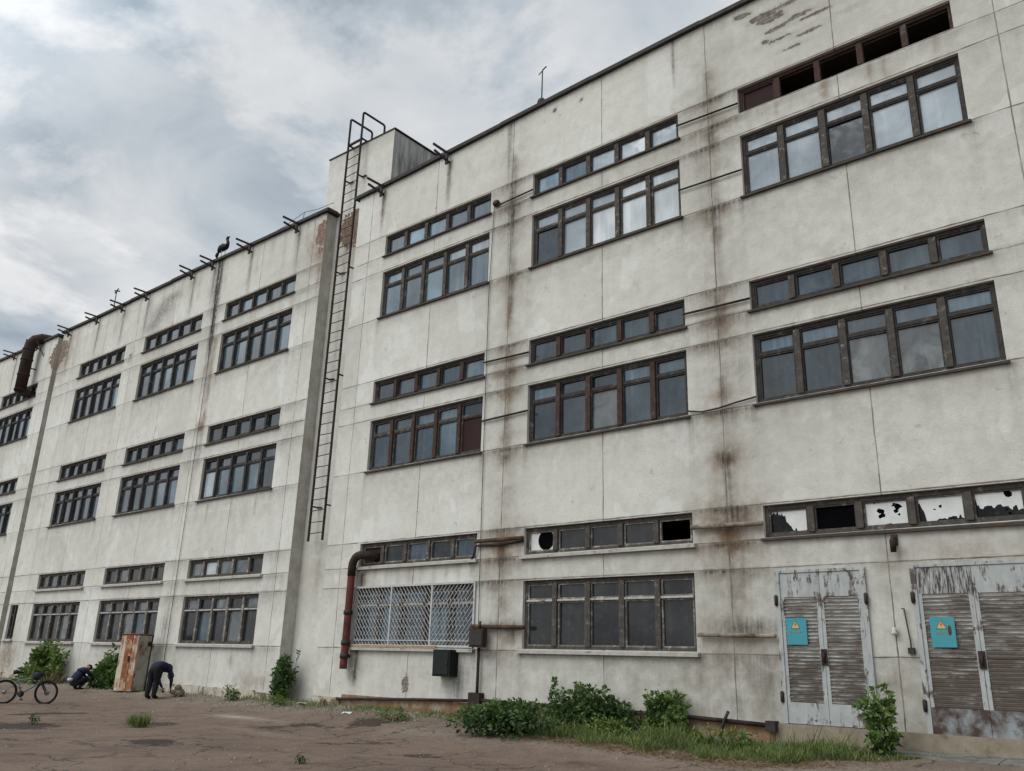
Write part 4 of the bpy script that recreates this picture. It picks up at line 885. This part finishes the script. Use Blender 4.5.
bush('weed_clump', 'short weeds at the foot of the climber', 'weeds', -13.9, -.9, 1.3, .4, .3, 420, .08, LM['bright'], 8, lw=.3, sprigs=2)
bush('weed_clump', 'tiny seedling in a dark dirt patch below the bicycle wheel', 'weeds', -13.6, -7.3, .22, .2, .22, 60, .06, LM['deep'], 4, lw=.5, sprigs=1)
bush('weed_clump', 'tiny sprout in an asphalt crack at the bottom of the yard', 'weeds', -4.6, -7.0, .2, .2, .13, 60, .05, LM['deep'], 4, lw=.5, sprigs=1)
def blades(P, h, wd, mat, name, parent, loc, lean=.35, tint=None):
    n = len(P); D = RNG.normal(scale=lean, size=(n, 3)); D[:, 2] = 1
    T = RNG.uniform(0, 1, n) if tint is None else tint
    return leaves_mesh(name, P, D, h, wd, T, mat, parent, loc, .18)
# grass tuft in the asphalt
th = thing('grass_tuft', 'bright green grass tuft growing alone in the open asphalt', 'grass tuft', (-12.25, -5.6, -1.55))
m = 420; rr = RNG.normal(scale=.10, size=(m, 2)); blades(np.stack([-12.25 + rr[:, 0], -5.6 + rr[:, 1], np.full(m, -1.56)], -1), RNG.uniform(.15, .38, m), np.full(m, .014), LM['grass'], 'blade', th, (-12.25, -5.6, -1.55))
# the grass verge along the wall
def verge(n, xa, xb, yfun, hfun, dens=None):
    X = RNG.uniform(xa, xb, n); Yf = yfun(X); Y = Yf + (-.12 - Yf) * RNG.uniform(0, 1, n) ** 1.1
    cl = .5 + .5 * np.sin(X * 3.1 + 1.7 * np.sin(Y * 4.)) * np.sin(Y * 3.7 + X)
    keep = RNG.uniform(0, 1, n) < .35 + .65 * cl; X, Y = X[keep], Y[keep]; Z = -1.57 + .36 * sstep((Y + 4) / 4)
    H = hfun(X, Y) * RNG.uniform(.5, 1.2, len(X)) * (.7 + .5 * cl[keep]); H = H * np.where(RNG.uniform(0, 1, len(X)) < .06, 2.1, 1.) * np.where(Y > -.75, np.where(np.sin(X * 7) > .1, .55, .0), 1.) + 1e-4; return np.stack([X, Y, Z], -1), H, np.clip(.25 + .5 * cl[keep] + RNG.normal(scale=.2, size=len(X)), 0, 1)
P, H, T = verge(32000, -4.6, 2.9, lambda x: np.interp(x, [-4.6, -3.2, -1.4, .4, 1.6, 2.9], [-1.7, -1.75, -1.95, -2.1, -1.6, -.7]) + .15 * np.sin(x * 5), lambda x, y: np.where(y > -.7, .09, .18) * (1 + .35 * np.sin(x * 2.3 + y)))
o = blades(P, H, np.full(len(P), .013), LM['grass'], 'grass', None, (0, -1, -1.3), tint=T); tag(o, kind='stuff')
m = 5200; X = RNG.uniform(-4.8, 2.6, m); Y = np.interp(X, [-4.6, -3.2, -1.4, .4, 1.6, 2.9], [-1.75, -1.85, -2.05, -2.2, -1.8, -.9]) + RNG.normal(scale=.16, size=m)
o = leaves_mesh('dry_grass', np.stack([X, Y, -1.545 + .36 * sstep((Y + 4) / 4)], -1), RNG.normal(size=(m, 3)) * np.array([1, 1, .22]), RNG.uniform(.05, .2, m), np.full(m, .012), RNG.uniform(0, .8, m), LM['dry'], None, (0, -2, -1.4), .05); tag(o, kind='stuff')
m = 3600; X = np.concatenate([RNG.uniform(-12.8, -6.2, m // 2), RNG.uniform(-16.5, -12.8, m // 4), RNG.uniform(-34, -16, m // 4)]); Y = -.12 - np.abs(RNG.normal(scale=.55, size=len(X)))
keep = np.sin(X * 2.3) + np.sin(X * 5.1 + 1) > -.2; X, Y = X[keep], Y[keep]
o = blades(np.stack([X, Y, -1.57 + .36 * sstep((Y + 4) / 4)], -1), RNG.uniform(.06, .22, len(X)), np.full(len(X), .013), LM['grass'], 'grass', None, (-14, -.5, -1.3)); tag(o, kind='stuff')

bush('weed_clump', 'leafy weeds among the grass between the round bush and the louvred doors', 'weeds', -.4, -1.25, 1.3, .5, .34, 420, .08, LM['bright'], 10, lw=.4, sprigs=5)
bush('weed_clump', 'leafy weeds sticking out of the grass in front of the vine heap', 'weeds', -2.9, -1.15, 1.2, .4, .36, 420, .08, LM['bright'], 10, lw=.4, sprigs=5)
# gravel and broken plaster along the wall foot
g = MB()
for k in range(3200):
    x = RNG.uniform(-34, -8) if k < 900 else RNG.uniform(-12, 1); y = -.1 - abs(RNG.normal(scale=.9 if x < -14 else .6)); s = abs(RNG.normal(scale=.022)) + .012
    if k > 1100: x = RNG.uniform(-26, 1); y = RNG.uniform(-10, -.3); s = abs(RNG.normal(scale=.008)) + .006
    z = ground_z(x, y)
    pts = [(x + s * math.cos(a_) * RNG.uniform(.7, 1.2), y + s * math.sin(a_) * RNG.uniform(.7, 1.2), z - .01) for a_ in (0, 1.26, 2.5, 3.77, 5.0)]; tp = (x + RNG.uniform(-.3, .3) * s, y, z + s * RNG.uniform(.5, 1.1)); b = len(g.v)
    g.raw(pts + [tp], [(i, (i + 1) % 5, 5) for i in range(5)])
o = g.build('gravel', simple('rubble_stone', (.30, .27, .23), .95, (.17, .145, .115), 3)); tag(o, kind='stuff')
def scrap(x, y, s, lab, mat):
    z = ground_z(x, y); g = MB(); pts = [(x + s * a_, y + s * b_, z + c_) for a_, b_, c_ in ((-1, -.5, .012), (.2, -.7, .05), (1, -.2, .02), (.7, .6, .06), (-.5, .5, .02), (-1.1, .1, .05))]
    g.raw(pts + [(p[0], p[1], p[2] - .008) for p in pts], [tuple(range(6)), tuple(range(11, 5, -1))] + [(i, i + 6, (i + 1) % 6 + 6, (i + 1) % 6) for i in range(6)])
    o = g.build('litter', mat, None, (x, y, z)); tag(o, lab, 'litter'); return o
scrap(-10.4, -1.3, .14, 'crumpled white paper scrap on the asphalt near the red pipe', simple('white_paper', (.7, .7, .69), .8))
scrap(-13.2, -.5, .2, 'white plaster fragment at the foot of the wall beside the climber', M['plinth_white'])
# lump the standing person is handling
th = thing('dirt_heap', 'small grey brown heap the bent person reaches for', 'heap', (-18.9, -.95, ground_z(-18.9, -.95)))
g = MB(); z = ground_z(-18.9, -.95)
for k in range(26):
    a_ = RNG.uniform(0, 6.28); r_ = RNG.uniform(0, .36); s = RNG.uniform(.05, .13); g.ball((-18.9 + r_ * .7 * math.cos(a_), -.95 + r_ * .7 * math.sin(a_), z + (.36 - r_) * .7), s, s * RNG.uniform(.6, 1), s * RNG.uniform(.4, .8), 0, 7, 5)
g.build('rubble', simple('heap_soil', (.20, .165, .13), .95, (.10, .085, .065), 6), th)

# ------------------------------------------------------------------ rusty cabinet
def cabinet_mat():
    m, t, bs, co, out = new_mat('white_paint_over_rust')
    n = t.noise(co, 2.2, 8, .7, .4); st = t.noise(t.mapping(co, (9, 9, .5)), 1., 5, .6)
    c = t.mix(t.rng(n, .4, .6), (.47, .41, .30), (.40, .36, .29))
    f = t.rng(t.math('ADD', t.math('MULTIPLY', n, .6), t.math('MULTIPLY', st, .5)), .53, .60); c = t.mix(f, c, (.25, .09, .035)); c = t.mix(t.rng(t.noise(co, 6, 6, .7), .58, .66, 0, .8), c, (.10, .035, .02))
    t.set(bs.inputs['Base Color'], c); bs.inputs['Roughness'].default_value = .8; return m
M['cab'] = cabinet_mat(); M['cab_rust'] = simple('orange_rust', (.26, .095, .04), .9, (.15, .055, .028), 4, c3=(.40, .31, .20), thr=(.48, .6)); M['cab_grey'] = simple('dirty_grey_enamel', (.33, .315, .27), .8, (.24, .22, .18), 3, c3=(.14, .06, .035), thr=(.52, .62))
cx, cy = -22.35, -.72; cz = ground_z(cx, cy); cab = thing('rusty_cabinet', 'tall rusty white metal cabinet leaning near the factory wall', 'cabinet', (cx, cy, cz))
a_ = R(17); e1 = Vector((math.cos(a_), math.sin(a_), 0)); e2 = Vector((-math.sin(a_), math.cos(a_), 0)); up_ = Vector((-.02, .02, 1)).normalized(); c0 = Vector((cx, cy, cz - .03)); hw, hd, H = .385, .315, 1.84
g = MB(); g.obox(c0 + up_ * H / 2, e1 * hw, e2 * hd, up_ * H / 2); g.build('case', M['rust_dark'], cab)
def strip(u0, u1, v0, v1, mat, nm, t_=.012):
    g = MB(); g.obox(c0 - e2 * (hd + t_ / 2 + .001) + e1 * ((u0 + u1) / 2) + up_ * ((v0 + v1) / 2), e1 * ((u1 - u0) / 2), e2 * (t_ / 2), up_ * ((v1 - v0) / 2)); return g.build(nm, mat, cab)
strip(-.385, -.15, .03, 1.80, M['cab'], 'panel'); strip(-.14, .13, .03, 1.81, M['cab_rust'], 'door', .03); strip(.14, .385, .03, 1.80, M['cab'], 'panel')
g = MB(); g.obox(c0 + e1 * (hw + .008) - e2 * .04 + up_ * .93, e1 * .008, e2 * .27, up_ * .88); g.build('side_panel', M['cab_grey'], cab)
g = MB(); q = c0 + e1 * (hw + .02) + e2 * .16 + up_ * 1.55; g.tube([q, q + e1 * .012], .085, 14); g.build('vent', M['rust_dark'], cab)
g = MB(); q = c0 - e2 * (hd + .05) + e1 * .1 + up_ * 1.05; g.obox(q, e1 * .02, e2 * .02, up_ * .09); g.build('handle', M['iron'], cab)
g = MB(); g.obox(c0 + up_ * (H + .012), e1 * (hw + .02), e2 * (hd + .02), up_ * .012); g.build('top', M['cab_rust'], cab)

# ------------------------------------------------------------------ bicycle
def place(o, pts): pass
bd = Vector((.42, .907, 0)).normalized(); bs_ = Vector((bd.y, -bd.x, 0)); FWp = Vector((-20.95, -4.0, 0)); gz = ground_z(-21.4, -3.9); RW = .345; WB = 1.10
bic = thing('bicycle', 'dark mountain bicycle with grey green frame parked on its stand in the yard', 'bicycle', (FWp.x - bd.x * WB / 2, FWp.y - bd.y * WB / 2, gz))
def BP(u, v, s=0): p = FWp + bd * (u - WB) + bs_ * s; return (p.x, p.y, gz + v)
rub = simple('black_rubber', (.012, .012, .012), .8); alu = simple('grey_alloy', (.30, .31, .32), .35, metal=.7); frm = simple('grey_green_paint', (.10, .16, .15), .4, (.14, .19, .185), 5); blk = simple('black_plastic', (.014, .014, .016), .5)
for u, turn in ((0, 0.), (WB, R(-22))):
    c = Vector(BP(u, RW)); d1 = Matrix.Rotation(turn, 3, 'Z') @ bd; up1 = Vector((0, 0, 1)); ax = Matrix.Rotation(turn, 3, 'Z') @ bs_
    wh = MB(); wh.tube([c - ax * .05, c + ax * .05], .03, 10); w_o = wh.build('wheel', alu, bic)
    circ = lambda r: [c + (d1 * math.cos(q) + up1 * math.sin(q)) * r for q in [2 * math.pi * i / 40 for i in range(40)]]
    g = MB(); g.tube(circ(RW - .026), .027, 8, closed=True); g.build('tyre', rub, w_o)
    g = MB(); g.tube(circ(RW - .058), .012, 6, closed=True); g.build('rim', blk, w_o)
    g = MB()
    for i in range(20):
        q = 2 * math.pi * i / 20; g.tube([c + ax * (.03 if i % 2 else -.03), c + (d1 * math.cos(q) + up1 * math.sin(q)) * (RW - .06)], .0022, 4, cap=False)
    g.build('spokes', alu, w_o)
    g = MB(); g.tube([c - ax * .04, c - ax * .045], .085 if u else .065, 18); g.build('brake_disc', alu, w_o)
BBx, BBz = .44, .30; ST = (.30, .76); HT = (.87, .80); HB = (.92, .64)
g = MB(); tb = lambda a, b, r: g.tube([BP(*a), BP(*b)], r, 8)
tb((BBx, BBz), ST, .018); tb((.33, .68), (.875, .77), .019); tb((BBx, BBz), HB, .025); tb(HT, HB, .024)
for s in (-.05, .05): g.tube([BP(BBx, BBz), BP(.0, RW, s)], .011, 6); g.tube([BP(.335, .66), BP(.0, RW, s)], .009, 6)
g.build('frame', frm, bic)
g = MB(); turn = Matrix.Rotation(R(-22), 3, 'Z'); axf = turn @ bs_; cw = Vector(BP(WB, RW)); crown = Vector(BP(.935, .61))
for s in (-.055, .055): g.tube([crown + axf * s, cw + axf * s], [.02, .015], 8)
g.tube([crown - axf * .07, crown + axf * .07], .022, 8); g.build('fork', blk, bic)
g = MB(); g.tube([BP(.30, .74), BP(.27, .87)], .014, 8); g.build('seat_post', blk, bic)
g = MB(); g.tube([BP(.14, .90), BP(.22, .905), BP(.30, .90), BP(.42, .895)], [.055, .07, .045, .02], 10); g.build('saddle', blk, bic)
hb = Vector(BP(.84, .95)); g = MB(); g.tube([BP(.86, .82), BP(.84, .95)], .02, 8); g.tube([hb - axf * .33, hb - axf * .1 + Vector((0, 0, -.01)), hb + axf * .1 + Vector((0, 0, -.01)), hb + axf * .33], .014, 8); h_o = g.build('handlebar', blk, bic)
for s in (-1, 1):
    g = MB(); g.tube([hb + axf * s * .22, hb + axf * s * .34], .019, 8); g.tube([hb + axf * s * .24 + bd * .02, hb + axf * s * .33 + bd * .07], .007, 6); g.build('grip', rub, h_o)
g = MB(); pts = []
for i in range(13):
    q = R(35 + 125 * i / 12); pts.append((math.cos(q) * (RW + .05), math.sin(q) * (RW + .05)))
for (u0, v0), (u1, v1) in zip(pts[:-1], pts[1:]): g.bar(BP(u0, RW + v0), BP(u1, RW + v1), .06, .008)
g.bar(BP(pts[0][0], RW + pts[0][1]), BP(.30, .74), .015, .015); g.build('mudguard', blk, bic)
g = MB(); c = Vector(BP(.78, .80)); g.ball(c, .13, .13, .12, 0, 12, 8); g.ball(Vector(BP(.87, .86)), .09, .09, .09, 0, 10, 8); g.build('handlebar_bag', simple('navy_cloth_bag', (.016, .018, .026), .85, (.03, .032, .042), 8), bic)
g = MB(); q = Vector(BP(BBx, BBz)); g.tube([q - bs_ * -.045, q - bs_ * -.052], .09, 18); g.tube([q + bs_ * .07, Vector(BP(BBx + .05, BBz - .16, .07))], .012, 6); g.tube([q - bs_ * .07, Vector(BP(BBx - .05, BBz + .16, -.07))], .012, 6); g.tube([q - bs_ * .07, q + bs_ * .07], .02, 8); cr = g.build('crank', blk, bic)
for u, v, s in ((.05, -.16, .07), (-.05, .16, -.07)):
    g = MB(); p_ = Vector(BP(BBx + u, BBz + v, s)); g.obox(p_ + bs_ * (.05 if s > 0 else -.05), bd * .045, bs_ * .045, Vector((0, 0, .012))); g.build('pedal', blk, cr)
g = MB(); g.tube([BP(BBx - .03, BBz, .06), BP(BBx - .06, .01, .2)], .009, 6); g.build('kickstand', alu, bic)

# ------------------------------------------------------------------ people
navy = simple('navy_cloth', (.010, .013, .032), .85, (.018, .022, .045), 12); black = simple('black_cloth', (.009, .009, .012), .9, (.016, .016, .02), 12); skin = simple('skin', (.36, .21, .15), .6, (.32, .18, .125), 10); hairm = simple('dark_hair', (.02, .014, .01), .6); shoe = simple('dark_shoes', (.02, .018, .018), .6)
def person(label, base, face, J, edges, hairc, bone_mat, extra=None):
    J = {k: (v[0], v[1], v[2], tuple(q * 1.22 for q in (v[3] if isinstance(v[3], tuple) else (v[3], v[3])))) if any(w in k for w in ('pelvis', 'waist', 'chest', 'collar', 'shoulder', 'elbow', 'hip', 'knee', 'ankle')) else v for k, v in J.items()}
    """J: joint -> (forward, side, up, radius); one skinned surface grown over all joints"""
    root = thing('person', label, 'person', base, 'people stooping in the yard'); f = Vector(face).normalized(); s = Vector((f.y, -f.x, 0))
    tow = lambda p: f * p[0] + s * p[1] + Vector((0, 0, p[2]))
    names = list(J); idx = {n: i for i, n in enumerate(names)}
    me = bpy.data.meshes.new('skeleton'); me.from_pydata([tow(J[n]) for n in names], [(idx[a], idx[b]) for a, b in edges], [])
    tmp = bpy.data.objects.new('skeleton', me); COL.objects.link(tmp)
    sk = tmp.modifiers.new('skin', 'SKIN'); sk.use_smooth_shade = True; sub = tmp.modifiers.new('sub', 'SUBSURF'); sub.levels = sub.render_levels = 2
    lay = me.skin_vertices[0]
    for n in names:
        r_ = J[n][3]; lay.data[idx[n]].radius = r_ if isinstance(r_, tuple) else (r_, r_); lay.data[idx[n]].use_root = (n == 'pelvis')
    dg = bpy.context.evaluated_depsgraph_get(); dg.update(); bm_ = bpy.data.meshes.new_from_object(tmp.evaluated_get(dg)); bm_.name = 'body'
    bpy.data.objects.remove(tmp); bm_.materials.clear()
    for m_ in (navy, black, skin, shoe): bm_.materials.append(m_)
    segs = [(tow(J[a]), tow(J[b]), bone_mat(a, b)) for a, b in edges]
    for p in bm_.polygons:
        best = (9, 0)
        for a, b, k in segs:
            d_ = b - a; t_ = max(0, min(1, (p.center - a).dot(d_) / max(1e-9, d_.length_squared))); q = (p.center - a - d_ * t_).length
            if q < best[0]: best = (q, k)
        p.material_index = best[1]; p.use_smooth = True
    o = bpy.data.objects.new('body', bm_); COL.objects.link(o); o.parent = root
    h = tow(J['head']); up_h = (tow(J['crown']) - tow(J['neck'])).normalized(); nose_d = (tow(J['nose']) - h).normalized()
    g = MB(); n = 14; vs_ = []; fs_ = []
    sd = up_h.cross(nose_d).normalized(); bk = -(nose_d - up_h * nose_d.dot(up_h)).normalized(); B = Vector(base)
    for i in range(9):
        th_ = R(100) * i / 8
        for j in range(n):
            ph = 2 * math.pi * j / n; cut = 1. if math.cos(ph) > -.3 else .62
            vs_.append(B + h + up_h * .02 + (up_h * math.cos(th_ * cut) * .125 + (bk * math.cos(ph) * .115 + sd * math.sin(ph) * .095) * math.sin(th_ * cut)))
    for i in range(8):
        for j in range(n): fs_.append((i * n + j, (i + 1) * n + j, (i + 1) * n + (j + 1) % n, i * n + (j + 1) % n))
    g.raw(vs_, fs_, 0, True); g.build('hair', hairc, root)
    for q in (-1, 1):
        g = MB(); c_ = B + h + nose_d * .088 + sd * .034 * q + up_h * .012; g.ball(c_, .011, .011, .011, 0, 8, 6); g.build('eye', hairm, root)
    if extra: extra(root, lambda p: B + tow(p))
    return root
def hand(J, E, w_, fwd, side, tag_, sgn):
    """palm and five bent fingers hanging from wrist w_ along fwd (curl towards side)"""
    F = Vector(fwd).normalized(); S = Vector(side).normalized(); N = F.cross(S); W_ = Vector(J[w_][:3])
    pn = 'palm' + tag_; p = W_ + F * .075; J[pn] = (*p, (.036, .018)); E.append((w_, pn))
    for k, (off, L) in enumerate(((-.03, .068), (-.01, .08), (.012, .074), (.032, .058))):
        a = p + N * off + F * .02; b = a + F * L * .55 + S * .012; c_ = b + F * L * .35 + S * L * .4
        prev = pn
        for q, (pt, rr) in enumerate(((a, .0095), (b, .0088), (c_, .0078))): nm = f'f{tag_}{k}{q}'; J[nm] = (*pt, rr); E.append((prev, nm)); prev = nm
    a = W_ + F * .03 - N * .034 * sgn; b = a + F * .035 - N * .028 * sgn + S * .012; c_ = b + F * .03 + S * .014; prev = pn
    for q, (pt, rr) in enumerate(((a, .011), (b, .0098), (c_, .0085))): nm = f't{tag_}{q}'; J[nm] = (*pt, rr); E.append((prev, nm)); prev = nm
def head(J, E, c, updir, fdir):
    U = Vector(updir).normalized(); F = Vector(fdir).normalized(); F = (F - U * F.dot(U)).normalized(); C = Vector(c)
    J['head'] = (*C, (.086, .098)); J['crown'] = (*(C + U * .075), (.066, .076)); J['nose'] = (*(C + F * .108 - U * .012), .014); J['chin'] = (*(C - U * .085 + F * .045), .042)
    S = U.cross(F); E += [('neck', 'chin'), ('neck', 'head'), ('head', 'crown'), ('head', 'nose')]
    for q, nm in ((-1, 'earl'), (1, 'earr')): J[nm] = (*(C + S * .095 * q - F * .01), (.012, .022)); E.append(('head', nm))
def bonemat(a, b):
    s_ = a + ' ' + b
    if any(k in s_ for k in ('palm', 'head', 'chin', 'crown', 'nose', 'ear', 'neck', 'wrist')) and 'chest' not in s_ and 'elbow' not in s_: return 2
    if 'toe' in s_ or 'heel' in s_: return 3
    if any(k in s_ for k in ('hip', 'knee', 'ankle')): return 1
    return 0
# bent over, hands near the ground
J = {'pelvis': (0, 0, .93, (.155, .13)), 'waist': (.16, 0, 1.0, (.145, .12)), 'chest': (.42, 0, .95, (.165, .13)), 'collar': (.55, 0, .86, (.12, .09)), 'neck': (.63, 0, .80, .055)}
E = [('pelvis', 'waist'), ('waist', 'chest'), ('chest', 'collar'), ('collar', 'neck')]; head(J, E, (.70, 0, .70), (.62, 0, -.75), (-.2, 0, -1) if False else (.1, 0, -1))
head_fix = None
for s, t_ in ((-1, 'l'), (1, 'r')):
    q = .10 * s
    J['hip' + t_] = (.0, q * .95, .86, .10); J['knee' + t_] = (.03 + .04 * s, q * .9, .47, .075); J['ankle' + t_] = (-.03 + .05 * s, q * .85, .09, .062); J['toe' + t_] = (.15 + .05 * s, q * .95, .045, .042)
    E += [('pelvis', 'hip' + t_), ('hip' + t_, 'knee' + t_), ('knee' + t_, 'ankle' + t_), ('ankle' + t_, 'toe' + t_)]
    J['shoulder' + t_] = (.48, .19 * s, .84, .064); J['elbow' + t_] = (.50 + .05 * s, .21 * s, .54, .047); J['wrist' + t_] = (.60 + .03 * s, .14 * s, .33, .031)
    E += [('collar', 'shoulder' + t_), ('shoulder' + t_, 'elbow' + t_), ('elbow' + t_, 'wrist' + t_)]; hand(J, E, 'wrist' + t_, (.35, -.1 * s, -.9), (-.2, -s, -.1), t_, s)
pb = (-19.07, -1.72, ground_z(-19.07, -1.72))
person('person in dark navy top and black trousers bending down beside the rusty cabinet', pb, (-.3, .95, 0), J, E, hairm, bonemat)
# crouching
J = {'pelvis': (0, 0, .25, (.155, .13)), 'waist': (.08, 0, .40, (.145, .13)), 'chest': (.24, 0, .60, (.165, .14)), 'collar': (.34, 0, .70, (.12, .09)), 'neck': (.41, 0, .735, .055)}
E = [('pelvis', 'waist'), ('waist', 'chest'), ('chest', 'collar'), ('collar', 'neck')]; head(J, E, (.50, 0, .75), (.85, 0, .35), (.4, 0, -.9))
for s, t_ in ((-1, 'l'), (1, 'r')):
    J['hip' + t_] = (.05, .11 * s, .24, .095); J['knee' + t_] = (.44, .17 * s, .43, .066); J['ankle' + t_] = (.17, .13 * s, .09, .05); J['toe' + t_] = (.35, .15 * s, .045, .042)
    E += [('pelvis', 'hip' + t_), ('hip' + t_, 'knee' + t_), ('knee' + t_, 'ankle' + t_), ('ankle' + t_, 'toe' + t_)]
    J['shoulder' + t_] = (.31, .19 * s, .66, .064); J['elbow' + t_] = (.52, .24 * s, .50, .047); J['wrist' + t_] = (.70, .15 * s, .36, .031)
    E += [('collar', 'shoulder' + t_), ('shoulder' + t_, 'elbow' + t_), ('elbow' + t_, 'wrist' + t_)]; hand(J, E, 'wrist' + t_, (.6, -.1 * s, -.6), (-.2, -s, -.1), t_, s)
def shirt(root, tw):
    g = MB(); c_ = tw((-.115, 0, .36)); g.ball(c_, .075, .1, .06, 0, 10, 8); g.build('shirt_tail', simple('white_cotton', (.62, .62, .62), .8), root)
pb = (-24.75, -1.55, ground_z(-24.75, -1.55))
person('crouching person in navy jacket with a white shirt tail, near the bicycle', pb, (-.15, .99, 0), J, E, hairm, bonemat, shirt)

# ------------------------------------------------------------------ lift everything so the yard lies at height zero
for o in scene.objects:
    if o.parent is None: o.location.z += 1.55
